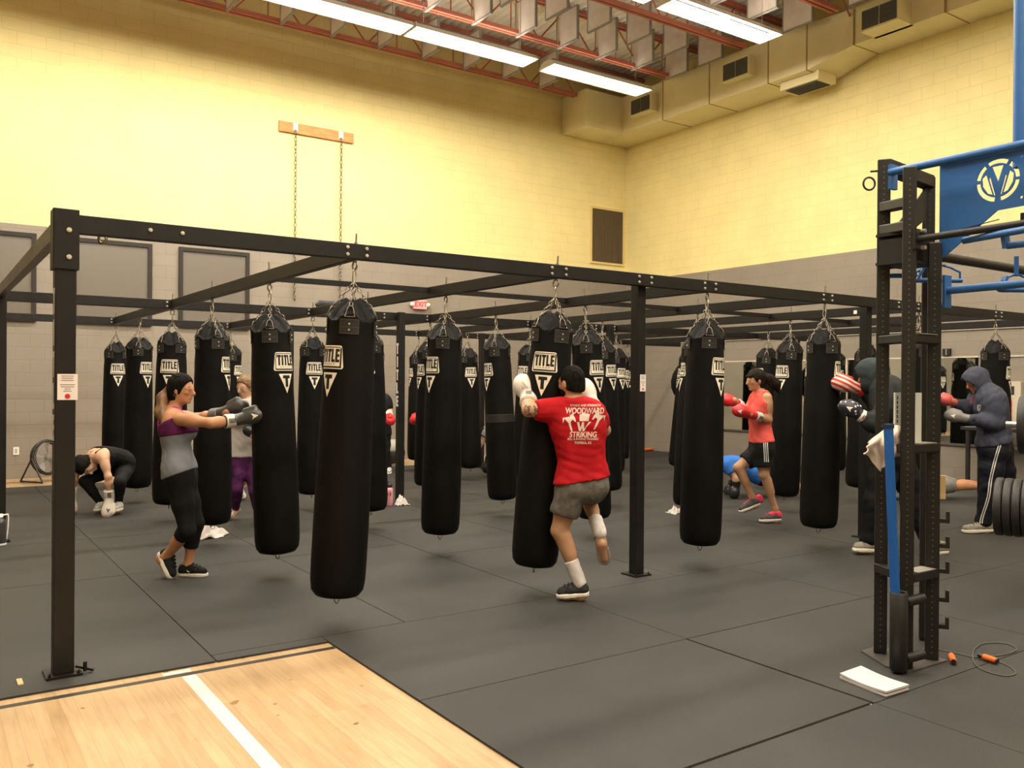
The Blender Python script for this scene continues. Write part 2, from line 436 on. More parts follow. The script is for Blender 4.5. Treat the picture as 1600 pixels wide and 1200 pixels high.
fixture(1.6, 4.02, 12.60, 'fluorescent strip light over the near part of the gym above the frame', PW*1.5)
fixture(-.9, 1.52, 12.60, 'fluorescent strip light over the near part of the gym above the frame', PW*1.2)
W = bpy.data.worlds.new('world'); SC.world = W; W.use_nodes = True
W.node_tree.nodes['Background'].inputs[0].default_value = (1, .9, .75, 1); W.node_tree.nodes['Background'].inputs[1].default_value = .02

# air duct along the right wall
DUCT = mat('duct_paint', (.86, .77, .47), .5, var=.04, vscale=2)
GR = mat('grille_dark', (.10, .10, .095), .5)
t = thing('air_duct', 'cream painted air duct along the top of the right wall', 'duct', (12.88, 12, 7.09))
b_ = MB()
def hull(sec):   # sections of x-z rectangles along y
    vs = []
    for y, xa, xb, za, zb in sec: vs += [(xa, y, za), (xb, y, za), (xb, y, zb), (xa, y, zb)]
    k = len(sec); fs = [(0, 1, 2, 3), tuple(4*(k-1)+i for i in (3, 2, 1, 0))]
    for a in range(k-1): fs += [(4*a+i, 4*a+(i+1) % 4, 4*a+4+(i+1) % 4, 4*a+4+i) for i in range(4)]
    b_.add(vs, fs)
XW = WX-.005
hull([(15.29, 12.88, XW, 7.09, 7.90), (9.57, 12.88, XW, 7.09, 7.90), (8.80, 13.02, XW, 7.30, 7.92), (-2, 13.12, XW, 7.30, 7.92)])
b_.build('duct_run', DUCT, t)
MB().box((11.82, 14.46, 7.09), (12.90, 15.29, 7.89)).build('end_box', DUCT, t)
for y in (13.2, 11.9, 10.46, 9.62, 8.78, 7.2): 
    xa = 12.872 if y > 9 else 13.0; sm_ = MB()
    sm_.box((xa, y-.012, 7.085 if y > 9.5 else 7.29), (xa+.02, y+.012, 7.9)); sm_.box((xa, y-.01, 7.082 if y > 9.5 else 7.293), (XW-.02, y+.01, 7.10 if y > 9.5 else 7.305))
    sm_.build('seam', mat('duct_seam', (.42, .31, .13), .6), t)

for y0_, y1_ in ((13.37, 13.93), (10.76, 11.34), (7.79, 8.39)):
    xa = 12.66
    MB().box((xa, y0_-.03, 7.30), (13.1, y1_+.03, 7.66)).build('grille_box', DUCT, t)
    gg = MB()
    for s0, s1 in ((y0_, (y0_+y1_)/2-.012), ((y0_+y1_)/2+.012, y1_)):
        gg.box((xa-.012, s0, 7.33), (xa, s1, 7.63))
        for q in range(9): gg.box((xa-.022, s0, 7.345+q*.031), (xa-.004, s1, 7.355+q*.031))
    gg.build('grille', GR, t)
MB().box((13.05, 9.50, 6.94), (13.55, 10.32, 7.10)).build('outlet_box', DUCT, t)
gg = MB(); gg.box((13.10, 9.58, 6.93), (13.50, 10.24, 6.942))
for q in range(12): gg.box((13.11+q*.033, 9.58, 6.922), (13.12+q*.033, 10.24, 6.936))
gg.build('grille', GR, t)

# left wall windows (dark frames, greyed panes)
FR = mat('window_frame_brown', (.035, .028, .024), .55, spec=.25)
PANE = mat('greyed_glass', (.165, .142, .118), .25)
for k, (xa, xb) in enumerate(((.28, 1.48), (1.98, 3.18), (3.61, 4.81))):
    za, zb = 2.43, 3.80
    w = MB().box((xa+.05, WY-.02, za+.05), (xb-.05, WY-.008, zb-.05)).build('window_%d' % (k+1), PANE, kind='structure')
    f_ = MB(); d0, d1 = WY-.05, WY
    f_.box((xa, d0, za), (xb, d1, za+.065)); f_.box((xa, d0, zb-.065), (xb, d1, zb)); f_.box((xa, d0, za+.065), (xa+.065, d1, zb-.065)); f_.box((xb-.065, d0, za+.065), (xb, d1, zb-.065))
    f_.build('window_frame', FR, w)
# return air grille near the corner
t = thing('wall_vent', 'tall brown louvred vent on the yellow wall near the corner', 'vent', (13.17, WY, 4.35))
f_ = MB(); xa, xb, za, zb = 12.70, 13.64, 4.33, 5.55
for lo, hi in (((xa-.05, za-.05), (xb+.05, za)), ((xa-.05, zb), (xb+.05, zb+.05)), ((xa-.05, za), (xa, zb)), ((xb, za), (xb+.05, zb))):
    f_.box((lo[0], WY-.03, lo[1]), (hi[0], WY, hi[1]))
f_.build('frame', mat('vent_frame', (.72, .55, .22), .5), t)
l_ = MB().box((xa, WY-.012, za), (xb, WY-.002, zb))
for q in range(38): l_.box((xa+.008+q*.0245, WY-.026, za), (xa+.014+q*.0245, WY-.012, zb))
l_.build('louvre', mat('vent_brown', (.145, .10, .05), .5), t)
# old plank with two chains
t = thing('hanging_board', 'orange wooden plank bolted high on the yellow wall', 'plank', (6.05, WY, 6.05))
bevel(MB().box((5.33, WY-.05, 6.06), (6.78, WY, 6.25)).build('plank', mat('pine_plank', (.55, .23, .055), .5, var=.3, vscale=6, stretch=(1, 6, 8)), t), .006)
for x in (5.63, 6.52):
    bm_ = MB().box((x-.045, WY-.062, 6.10), (x+.045, WY-.05, 6.24)); bm_.cyl((x, WY-.09, 6.13), (x, WY-.05, 6.13), .02, n=8); bm_.build('bracket', WHITE, t)
def link_chain(mb_, p0, p1, L, w, r, n=6, seg=10):
    p0, p1 = V3(p0), V3(p1); d = (p1-p0); tot = d.length; d.normalize(); cnt = max(1, int(tot/(L*.78)))
    a = d.orthogonal().normalized(); b = d.cross(a)
    for i in range(cnt):
        c = p0 + d*(tot*(i+.5)/cnt); s_ = a if i % 2 else b; pts = []
        for k in range(seg):
            th = 2*PI*k/seg; pts.append(c + s_*(w/2*math.cos(th)) + d*(L/2*math.sin(th)))
        mb_.tube(pts, r, n=n, closed=True)
for x, zz, lb in ((5.63, 3.0, 'left'), (6.52, 3.0, 'right')):
    mb = MB(); link_chain(mb, (x, WY-.075, 6.12), (x, WY-.06, zz), .09, .045, .0075, n=4, seg=6)
    mb.build('wall_chain', CHAIN, label='long thin steel chain hanging down the wall from the %s bracket of the plank' % lb, cat='chain')
# exit sign
t = thing('exit_sign', 'lit red exit sign with two lamp heads on the left wall', 'sign', (8.23, WY, 3.0))
bevel(MB().box((8.09, WY-.09, 2.985), (8.37, WY, 3.16)).build('housing', mat('sign_face', (.75, .35, .32), .4, emit=(1, .30, .28), estr=.45), t), .008)
vs, fs = text_shape('EXIT', .15, .004, .95); mb = MB()
mb.add([(8.23+v.x*.95, WY-.092, 3.073+v.y) for v in vs], fs); mb.build('lettering', mat('exit_red', (.8, .02, .02), .4, emit=(1, .01, .02), estr=.6), t)
for x in (8.05, 8.41): MB().ell((x, WY-.06, 3.07), .045, .05, .045).build('lamp_head', WHITE, t)
# mirrors on the right wall
MIR = mat('mirror_glass', (.80, .84, .78), .015, 1.0)
LEDGE = mat('mirror_rail', (.10, .085, .07), .4); LEDT = mat('mirror_top', (.65, .57, .45), .4)
for ya, yb, lab in ((9.42, 12.25, 'large wall mirror behind the woman in the coral top'), (7.02, 9.33, 'large wall mirror behind the black tower and the hooded boxers')):
    t = thing('wall_mirror', lab, 'mirror', (WX, (ya+yb)/2, .58))
    MB().box((WX-.012, ya, .60), (WX-.002, yb, 1.98)).build('mirror_pane', MIR, t)
    MB().box((WX-.03, ya, .565), (WX-.002, yb, .60)).build('bottom_rail', LEDGE, t)
    MB().box((WX-.02, ya, 1.98), (WX-.002, yb, 2.0)).build('top_rail', LEDT, t)
MB().box((WX-.03, 9.345, .56), (WX, 9.405, 2.0)).build('trim_5', LEDT, kind='structure')
MB().box((WX-.02, 5.2, 1.98), (WX-.002, 7.0, 2.0)).build('trim_6', LEDT, kind='structure')
MB().box((WX-.04, 5.2, .56), (WX-.002, 7.0, .60)).build('trim_7', LEDT, kind='structure')
# ------------------------------------------------------------------ heavy bag frame
ROWS = [5.05, 9.83, 13.12]; ZB, ZT = 2.312, 2.41
t = thing('bag_frame', 'big black steel frame of posts and beams that all the heavy bags hang from', 'frame', (6, 9, 0))
RIG = t
def bolt(mb_, p, d, r=.011): p, d = V3(p), V3(d).normalized(); mb_.cyl(p, p+d*.008, r, n=8); mb_.cyl(p+d*.008, p+d*.016, r*.55, n=6)
def one_bolt(p, parent, d=(0, -1, 0), r=.011):
    mb = MB(); bolt(mb, p, d, r); return mb.build('bolt', BOLT, parent)
# long beams (x direction)
XC = [2.26+1.6*i for i in range(7)]
for y in ROWS:
    o = bevel(MB().box((.62, y-.03, ZB), (13.35, y+.03, ZT)).build('beam', BLACK_STEEL, t), .004)
    for x in XC[:6] + ([1.12] if y < 6 else []) + [4.72, 8.3]:
        for dx in (-.065, .065):
            for dz in (-.022, .022):
                if x == 1.12:
                    if dz > 0: one_bolt((x+dx*1.3, y-.03, (ZB+ZT)/2+.005), o)
                else: one_bolt((x+dx, y-.03, (ZB+ZT)/2+dz), o)
SIDELIT_STEEL = mat('sidelit_black_steel', (.13, .115, .095), .45, .3, var=.3, vscale=8)  # same black paint made paler: side light on the leftmost beam as colour
# cross beams (y direction)
for i, x in enumerate([.62]+XC):
    for k, (ya, yb) in enumerate(zip(ROWS, ROWS[1:])):
        o = bevel(MB().box((x-.028, ya+.032, ZB), (x+.028, yb-.032, ZT)).build('cross_beam', SIDELIT_STEEL if i == 0 and k == 0 else BLACK_STEEL, t), .004)
# slim braces
for a, b in zip(XC[:-1], XC[1:]): MB().box((a+.03, 6.94, 2.36), (b-.03, 6.98, 2.405)).build('brace', BLACK_STEEL, t)
for a, b in zip([.62]+XC[:5], XC[:6]): MB().box((a+.03, 10.52, 2.36), (b-.03, 10.56, 2.405)).build('brace', BLACK_STEEL, t)
# posts
def post(x, y, s, sleeve=False, base=True):
    o = MB().box((x-s/2, y-s/2, 0.012), (x+s/2, y+s/2, ZT if not sleeve else 2.40)).build('post', BLACK_STEEL, t); bevel(o, .004)
    if base:
        p = MB().box((x-.085, y-.085, 0), (x+.085, y+.085, .012))
        for dx in (-.068, .068): bolt(p, (x+dx, y-.068, .012), (0, 0, 1), .008)
        p.build('base_plate', BLACK_STEEL, o)
    if sleeve:
        bevel(MB().box((x-.062, y-.062, 2.115), (x+.062, y+.062, 2.43)).build('sleeve', BLACK_STEEL, o), .005)
        for z in (2.18, 2.32): one_bolt((x+.012, y-.062, z), o, r=.013)
        mb = MB(); mb.obox((x+.06, y-.02, .035), (x+.14, y-.06, .012), .018, .012); mb.cyl((x+.10, y-.05, .01), (x+.10, y-.05, .06), .01, n=8)
        mb.build('floor_anchor', BLACK_STEEL, o)
        MB().box((x-.21, y-.08, -.002), (x-.185, y+.02, .006)).build('wood_shim', mat('shim_wood', (.6, .4, .18), .6), o)
    return o
post_corner = post(.62, 5.05, .098, True)
post_mid = post(4.76, 5.14, .085)
post(7.87, 5.15, .085)
post(.62, 9.45, .098)
post_second = post(4.98, 9.73, .085)
post(8.45, 9.73, .085); post(.62, 13.05, .085); post(4.76, 13.05, .085); post(8.3, 13.05, .085); post(12.9, 5.15, .085); post(12.9, 9.8, .085)
# vertical word down the left faces of two posts
PW_ = mat('white_lettering', (.72, .70, .66), .5)
for o, x, y, s in ((post_second, 4.98, 9.73, .085), (post_corner, .62, 5.05, .098)):
    mb = MB(); z = 2.02
    for c in 'TITLE':
        w = .055 if c != 'I' else .03; h = .135
        for a, b, d, e in LET[c]:
            mb.box((x-s/2-.0015, y+w/2-d*w, z-h+b*h), (x-s/2, y+w/2-a*w, z-h+e*h))
        z -= h+.03
    mb.build('lettering', PW_, o)
# notices taped to the posts
def notice(lab, x, y, zc, w, h):
    n_ = thing('paper_notice', lab, 'notice', (x, y, zc-h/2))
    MB().box((x-w/2, y-.0025, zc-h/2), (x+w/2, y-.0005, zc+h/2)).build('sheet', PAPER, n_)
    mb = MB(); z = zc+h*.42
    for q, ww in enumerate((.62, .55, .6, 0, .74, .66, .3, .4)):
        if ww: mb.box((x-w*ww/2, y-.0032, z-.0022), (x+w*ww/2, y-.0026, z+.0022))
        z -= h*.083
    mb.build('print_lines', mat('grey_print', (.30, .26, .25), .6), n_)
    m2 = MB(); m2.cyl((x, y-.0026, zc-h*.36), (x, y-.0036, zc-h*.36), w*.14, n=20); m2.build('round_logo', mat('logo_red', (.55, .03, .03), .5), n_)
notice('white paper notice with a red round logo on the left corner post', .63, 5.05-.049, 1.505, .095, .135)
notice('white paper notice with a red round logo on the middle front post', 4.775, 5.14-.0425, 1.545, .062, .135)
# small bits stuck on the beams
mb = MB(); mb.tube([(3.90, 9.83, 2.445), (3.94, 9.83, 2.462), (4.14, 9.83, 2.462), (4.22, 9.83, 2.442)], [.022, .048, .050, .028], n=12)
mb.build('rolled_wrap', mat('dark_cloth', (.03, .03, .032), .8), label='dark rolled up cloth lying on top of a beam below the hanging plank', cat='cloth')
o = RIG
mb = MB(); link_chain(mb, (.80, 5.05, 2.325), (.80, 5.05, 2.27), .05, .045, .007, n=6, seg=12); mb.build('eye_ring', CHAIN, RIG)
for x, y, z in ((3.838+.03-1.6+1.6, 7.35, 2.36), (5.43, 5.9, 2.36), (8.62, 5.75, 2.35)):
    MB().box((x-.032, y-.02, z-.02), (x-.0285, y+.02, z+.02)).build('paper_scrap', PAPER, RIG)

# ------------------------------------------------------------------ heavy bags
LEATHER = mat('black_vinyl', (.0055, .0050, .0046), .55, var=.25, vscale=5, bump=.18, bscale=9, spec=.12, stretch=(1, 1, .35))
RINGM = mat('ring_steel', (.20, .17, .13), .4, 1.0)
STITCH = mat('grey_stitch', (.10, .09, .075), .7)
PATCH = mat('patch_vinyl', (.018, .016, .0145), .42, spec=.5)
BPROF = [(.012, -.258), (.042, -.264), (.074, -.284), (.104, -.317), (.127, -.350), (.1385, -.3705), (.1425, -.3720), (.1475, -.3700), (.1508, -.378), (.1505, -.396), (.149, -.415), (.150, -.50), (.156, -.62), (.161, -.80), (.166, -1.05), (.171, -1.35), (.174, -1.6), (.174, -1.9), (.172, -2.02), (.163, -2.08), (.14, -2.112), (.09, -2.124), (.01, -2.128)]
def bag_r(z):
    for (r0, z0), (r1, z1) in zip(BPROF, BPROF[1:]):
        if z0 >= z >= z1: return r0+(r1-r0)*(z0-z)/(z0-z1)
    return .15
def bag_fold(th, r, z):
    if z > -.54:      # cloth gathers between the four pull points (at 45 + 90k degrees)
        k = min(1, max(0, (z+.54)/.16)); k2 = 1 if z > -.42 else k
        f = math.cos(4*(th-PI/4)); g2 = math.cos(13*th+1.3*math.sin(3*th))
        cap = 1 if z > -.372 else 0
        r = r*(1+.030*k2*f+(.013+.022*cap)*k*g2); z = z+(.022*k*f+.004*g2*k)*(1 if r > .03 else 0)
    return r+.0012*math.sin(3*th+z*4), z
def wrapped(rects, th0, off, step=.012):
    """rects of (u0, u1, [v-bottom at u0,u1], [v-top at u0,u1]) wound on the bag wall around the angle th0"""
    vs, fs = [], []
    for u0, u1, (b0, b1), (t0_, t1_) in rects:
        n = max(1, int(abs(u1-u0)/step+.5)); base = len(vs)
        for i in range(n+1):
            f = i/n; u = u0+(u1-u0)*f; vb, vt = b0+(b1-b0)*f, t0_+(t1_-t0_)*f
            for v in (vb, (vb+vt)/2, vt):
                r = bag_r(v)+off; a = th0+u/ .159
                vs.append((r*math.cos(a), r*math.sin(a), v))
        for i in range(n):
            q = base+3*i; fs += [(q, q+3, q+4, q+1), (q+1, q+4, q+5, q+2)]
    return vs, fs
def rc(x0, y0, x1, y1): return (x0, x1, (y0, y0), (y1, y1))
def rounded_trap(wb, wt, y0, y1, rad):
    """rounded trapezoid as vertical strips"""
    out = []; N = 24; h = y1-y0
    def top(u):
        e = wt/2-abs(u)
        if e >= rad: return y1
        if e >= 0: return y1-rad+math.sqrt(max(0, rad*rad-(rad-e)**2))
        return y1-rad-(-e)/((wb-wt)/2+1e-6)*(h-2*rad)
    def bot(u):
        e = wb/2-abs(u)
        return y0 if e >= rad else y0+rad-math.sqrt(max(0, rad*rad-(rad-e)**2))
    us = [-wb/2+wb*i/N for i in range(N+1)]
    us = sorted(us+[-wt/2, wt/2, -wb/2+rad*.3, wb/2-rad*.3])
    for a, b in zip(us, us[1:]):
        if b-a > 1e-6: out.append((a, b, (bot(a), bot(b)), (max(bot(a), top(a)), max(bot(b), top(b)))))
    return out
def add_wrapped(name, rects, th0, off, m, parent, step=.012):
    vs, fs = wrapped(rects, th0, off, step); oo = mesh_obj(name, vs, fs, m, parent, sm=[True]*len(fs)); return oo
def make_bag(z0):
    t = thing('heavy_bag', 'x', 'punching bag', (0, 0, 0)); ORG[t] = V3((0, 0, 0))
    prof = []
    for (r0, a), (r1, b) in zip(BPROF, BPROF[1:]):
        n = 3 if abs(b-a) > .08 else (2 if abs(b-a) > .03 else 1)
        for i in range(n): prof.append((r0+(r1-r0)*i/n, a+(b-a)*i/n))
    prof.append(BPROF[-1])
    MB().lathe(prof, 48, fn=bag_fold).build('bag_body', LEATHER, t)
    for k in range(2):
        th = k*PI
        lp = add_wrapped('logo_label', rounded_trap(.205, .180, -.697, -.552, .014), th, .0018, CREAM, t)
        # black keyline with a heavier right and bottom edge, lettering and small print
        ins = [rc(-.086, -.690, .090, -.680), rc(-.078, -.565, .078, -.560)]
        ins += [(-.089, -.084, (-.684, -.684), (-.60, -.60)), (-.084, -.078, (-.60, -.60), (-.562, -.562)), (.079, .089, (-.688, -.688), (-.565, -.565))]
        ins += [(a, c, (-.614+b, -.614+b), (-.614+d, -.614+d)) for a, b, c, d in block_word('TITLE', .150, .082)]
        ins += [rc(-.05+q*.021, -.6690, -.05+q*.021+.009, -.6640) for q in range(5)]
        add_wrapped('logo_lettering', ins, th, .0030, INK, lp)
        tri = [(-.064, 0.0, (-.724, -.872), (-.720, -.720)), (0.0, .064, (-.872, -.724), (-.720, -.720))]
        pn = add_wrapped('pennant_logo', tri, th, .0018, CREAM, t)
        add_wrapped('pennant_letter', [rc(-.033, -.756, .033, -.732), rc(-.0125, -.822, .0125, -.756)], th, .0030, INK, pn)
    for k in range(4):
        th = PI/4+k*PI/2; c, s_ = math.cos(th), math.sin(th)
        tp = add_wrapped('strap_patch', [rc(-.062, -.478, .062, -.385)], th, .006, PATCH, t)
        st = [rc(-.060, -.4765, .060, -.4742), rc(-.060, -.388, .060, -.3857), rc(-.060, -.436, .060, -.434), rc(-.061, -.477, -.059, -.386), rc(.059, -.477, .061, -.386)]
        add_wrapped('stitching', st, th, .0075, STITCH, tp)
        for z in (-.415, -.452):
            r = bag_r(z)+.006; MB().cyl((r*c, r*s_, z), ((r+.005)*c, (r+.005)*s_, z), .0065, n=8).build('rivet', BOLT, tp)
        # D ring
        a = V3((-s_, c, 0)); R0 = V3((.157*c, .157*s_, -.372)); R1 = V3((.128*c, .128*s_, -.302))
        pts = [R0-a*.031, R0+a*.031]
        for q in range(1, 8):
            f = PI*q/8; p = R0.lerp(R1, .55+.45*math.sin(f)); pts.append(p + a*(.020*math.cos(f)))
        MB().tube(pts, .0042, n=6, closed=True).build('d_ring', RINGM, t)
        ch = MB(); link_chain(ch, (.118*c, .118*s_, -.305), (.008*c, .008*s_, -.150), .036, .022, .0034, n=5, seg=8)
        ch.build('chain', CHAIN, t)
    mb = MB(); pts = []
    for q in range(14):
        f = 2*PI*q/14; pts.append((.015*math.cos(f)*(1 if math.sin(f) > 0 else .7), 0, -.105+.045*math.sin(f)))
    mb.tube(pts, .005, n=6, closed=True); mb.build('snap_link', STEEL, t)
    mb = MB(); mb.tube([(0, .021*math.cos(2*PI*q/12), -.036+.026*math.sin(2*PI*q/12)) for q in range(12)], .0065, n=6, closed=True)
    mb.cyl((0, 0, -.012), (0, 0, -.001), .012, n=8); mb.cyl((0, 0, .098), (0, 0, .165), .006, n=6); mb.cyl((0, 0, .0985), (0, 0, .108), .013, n=6)
    mb.build('eye_bolt', CHAIN, t)
    mb = MB(); mb.tube([(-.022, 0, -2.127), (-.018, 0, -2.16), (-.006, 0, -2.175), (.008, 0, -2.172), (.019, 0, -2.155), (.022, 0, -2.127)], .003, n=5); mb.build('bottom_loop', STITCH, t)
    return t
# round ball bag in the far corner of the frame
bx_, by_ = XC[6], 11.45
t = thing('ball_bag', 'round black ball bag bulging out behind the nested bags right of the middle post', 'punching bag', (bx_, by_, ZB))
MB().lathe([(.01, 1.98), (.05, 1.975), (.12, 1.93), (.20, 1.84), (.27, 1.72), (.305, 1.58), (.30, 1.45), (.25, 1.33), (.15, 1.25), (.02, 1.225)], 36, (bx_, by_, 0)).build('bag_body', LEATHER, t)
mb = MB(); link_chain(mb, (bx_, by_, 1.97), (bx_, by_, 2.312), .05, .03, .005, n=5, seg=8); mb.build('chain', CHAIN, t)
mb = MB()
for q in range(4):
    a_ = q*PI/2; mb.tube([(bx_+r_*math.cos(a_), by_+r_*math.sin(a_), z_) for r_, z_ in ((.055, 1.977), (.124, 1.933), (.204, 1.842))], .008, 6)
mb.build('strap', PATCH, t)
# (grid column, row, label angle seen from the camera (+ = right), bottom pixel or None, label)
D = 'black heavy bag '
BAGS = [
 ('1a', -50, (527, 925), D+'hanging in front of everything else, largest bag, left of centre'),
 ('2a', -15, (836, 868), D+'that the man in the red T-shirt is punching'),
 ('3a', 56, (1094, 838), D+'right of the middle front post, nearest the woman in coral'),
 ('4a', 76, (1279, 818), D+'hit by the star spangled glove of the hooded boxer'),
 ('5a', 70, None, D+'seen through the black perforated tower uprights'),
 ('6a', 80, None, D+'behind the head of the navy hooded man at far right'),
 ('7a', 60, None, D+'just peeking in at the right edge of the photo'),
 ('1b', 41, (434, 872), D+'punched by the woman with the ponytail'),
 ('2b', -52, (688, 822), D+'hanging right of the second row post, left of the strapped bag'),
 ('3b', 42, (928, 795), D+'directly behind the man in the red T-shirt'),
 ('4b', -75, (1076, 775), D+'half hidden behind the bag right of the middle front post'),
 ('5b', -36, (1226, 763), D+'behind the back of the woman in the coral top'),
 ('6b', 12, (1342, 756), D+'between the mirror strip and the hooded boxer behind the tower'),
 ('1c', 66, (332, 818), D+'right behind the outstretched arms of the ponytail woman'),
 ('2c', -15, (580, 793), D+'half hidden behind the largest front bag'),
 ('3c', -58, (785, 766), D+'with a strap stitched round its middle, left of the red shirted man'),
 ('4c', 44, (952, 790), D+'second in the row receding behind the red shirted man'),
 ('6c', -50, (1188, 757), D+'behind the head of the woman in the coral top'),
 ('1d', -8, (264, 779), D+'right behind the head of the ponytail woman'),
 ('2d', 9, (487, 763), D+'between the bag of the ponytail woman and the largest front bag'),
 ('3d', -60, (668, 735), D+'second of the three bags just right of the second row post'),
 ('4d', -36, (818, 760), D+'mostly hidden behind the bag of the red shirted man, at its left'),
 ('5d', 45, (958, 735), D+'third in the row receding behind the red shirted man'),
 ('6d', -66, (1060, 735), D+'far back, peeking out left of the nested pair beside the middle post'),
 ('1e', 40, (214, 753), D+'in the left cluster, second from the left, above the bent over woman'),
 ('4e', 18, (735, 720), D+'far back between the red gloved boxer and the strapped bag'),
 ('6e', 52, (968, 722), D+'last and smallest in the row receding beside the middle front post'),
 ('1f', 11, None, D+'leftmost of all the bags, near the left wall'),
 ('2f', 54, None, D+'far back above the short haired boxer in white'),
 ('7c', 20, None, D+'hidden behind another bag, seen only in the mirror by the tower'),
 ('7f', 20, None, D+'hidden by the middle front post, seen only in the far mirror'),
 ('5f', 20, None, D+'hidden behind the strapped bag, seen only in the mirror'),
 ('3e', 200, None, D+'hanging hidden behind the largest front bag, reflected in the mirror'),
 ('4f', -70, (652, 706), D+'far back, just right of the second row post'),
]
proto = make_bag(0)
for i, (key, ang, bot, lab) in enumerate(BAGS):
    o = proto if i == 0 else copy_tree(proto)
    x = 2.26+1.6*(int(key[0])-1); y = 5.05+1.618*'abcdef'.index(key[1])
    row = min(ROWS, key=lambda r_: abs(r_-y))
    if abs(row-y) < .2: y = row
    e = V3((x, y, ZB)); o.location = e
    d = V3((0, 0, -1))
    if bot:
        dd = (e-CO).dot(CF); d = (dep(bot[0], bot[1], dd)-e).normalized()
    q = V3((0, 0, -1)).rotation_difference(d)
    tc = V3((-x, -y, 0)).normalized(); rt = V3((CR.x, CR.y, 0)).normalized(); rt = (rt-tc*rt.dot(tc)).normalized()
    a = math.radians(ang); dv = tc*math.cos(a)+rt*math.sin(a)
    o.rotation_mode = 'QUATERNION'; o.rotation_quaternion = q @ Quaternion((0, 0, 1), math.atan2(dv.y, dv.x))
    setp(o, lab, 'punching bag', 'black heavy bags on the frame')
    if key == '3c':
        bd = MB()
        for z in (-1.145, -1.225): bd.lathe([(bag_r(z)+.001, z-.004), (bag_r(z)+.0045, z), (bag_r(z)+.001, z+.004)], 40, cap=False)
        bd.lathe([(bag_r(-1.225)+.002, -1.225), (bag_r(-1.145)+.002, -1.145)], 40, cap=False)
        b2 = bd.build('middle_strap', PATCH, None); b2.parent = o
# ------------------------------------------------------------------ black training tower with blue panels
TK = mat('tower_black', (.0115, .0102, .0088), .48, var=.15, vscale=5)
BLUE = mat('tower_blue', (.026, .125, .36), .38, var=.06, vscale=3)
HOLE = mat('hole_dark', (.30, .26, .20), .6)
RIM = mat('worn_edge', (.45, .42, .36), .4, .4)
T = thing('training_tower', 'black perforated steel tower with blue bars and a big blue logo panel at the right', 'rack', (4.55, 2.75, 0))
U1, U2, U3, U4 = (4.545, 2.865), (4.430, 2.640), (4.685, 2.640), (5.02, 2.87)
S = .075
VN = V3((-math.sin(1.0), -math.cos(1.0), 0)); VR = V3((math.cos(1.0), -math.sin(1.0), 0))   # the uprights' front face and its sideways axis
def upright(c, ztop, name='upright', z0=.008):
    c = V3((c[0], c[1], 0)); w, d = .070, .050
    o = MB().prism([(-w/2, -d/2), (w/2, -d/2), (w/2, d/2), (-w/2, d/2)], c+V3((0, 0, z0)), VR, VN, (0, 0, ztop-z0)).build(name, TK, T); bevel(o, .007)
    h = MB(); n = int((ztop-.06)/.0315)
    for k in range(n):
        p_ = c+V3((0, 0, .05+k*.0315))+VN*(d/2)
        h.cyl(p_-VN*.001, p_+VN*.0012, .0042, n=6)
    h.build('perforations', mat('hole_light', (.13, .115, .09), .5), o, kind='stuff')
    h = MB()
    for k in range(int(ztop/.30)):
        p_ = c+V3((0, 0, .16+k*.30))+VN*(d/2)+VR*.021; h.cyl(p_-VN*.001, p_+VN*.0012, .0105, n=10)
        p_ = c+V3((0, 0, .12+k*.15))-VR*(w/2); h.cyl(p_+VR*.001, p_-VR*.0012, .012, n=10)
    h.build('pin_holes', INK, o, kind='stuff')
    return o
u1 = upright(U1, 2.835); u2 = upright(U2, 2.73); u3 = upright(U3, 2.345); u4 = upright(U4, 2.80)
bp = MB(); bp.prism([(4.36, 2.59), (4.74, 2.58), (4.76, 2.70), (4.62, 2.95), (4.49, 2.95), (4.36, 2.72)], (0, 0, 0), (1, 0, 0), (0, 1, 0), (0, 0, .008))
bp.build('base_plate', mat('plate_worn', (.10, .09, .08), .4, .3), T)
def beam(a, za, b, zb, w=.06, h=.06, m=TK, name='rail', tr=.0):
    o = MB().obox((a[0], a[1], za), (b[0], b[1], zb), w, h).build(name, m, T); bevel(o, .006); return o
beam(U1, 2.80, U4, 2.77, .075, .075, name='top_rail')
# gusset plate with a cut-out between the tall uprights
vs, fs = flat_shape([[(0, 0), (.50, .42), (.50, -.08), (0, -.16)], [(.30, .10), (.42, .17), (.44, .0), (.30, -.02)]], .004)
MB().add([(4.53+v.x, 2.86+v.z, 2.36+v.y) for v in vs], fs).build('gusset', TK, T)
for z in (2.56, 2.43): beam(U1, z, U2, z-.02, .07, .055, name='rung')
for z, w in ((1.80, .07), (1.20, .09), (.50, .09)):
    beam(U1, z, U2, z, w, .05, name='rung'); beam(U2, z, U3, z, w, .05, name='rung')
    e = MB(); e.obox((U2[0]+.04, U2[1]+.0, z+.026), (U3[0]-.04, U3[1], z+.026), .085, .004); e.build('worn_strip', RIM, T)
# box section and plates half way up, below the panel
bx = MB(); bx.box((4.46, 2.66, 2.38), (4.78, 2.86, 2.395)); bx.box((4.46, 2.66, 2.22), (4.75, 2.86, 2.235)); bx.box((4.60, 2.66, 2.235), (4.70, 2.70, 2.38)); bx.box((4.46, 2.70, 2.235), (4.475, 2.84, 2.36))
bx.build('shelf_box', TK, T)
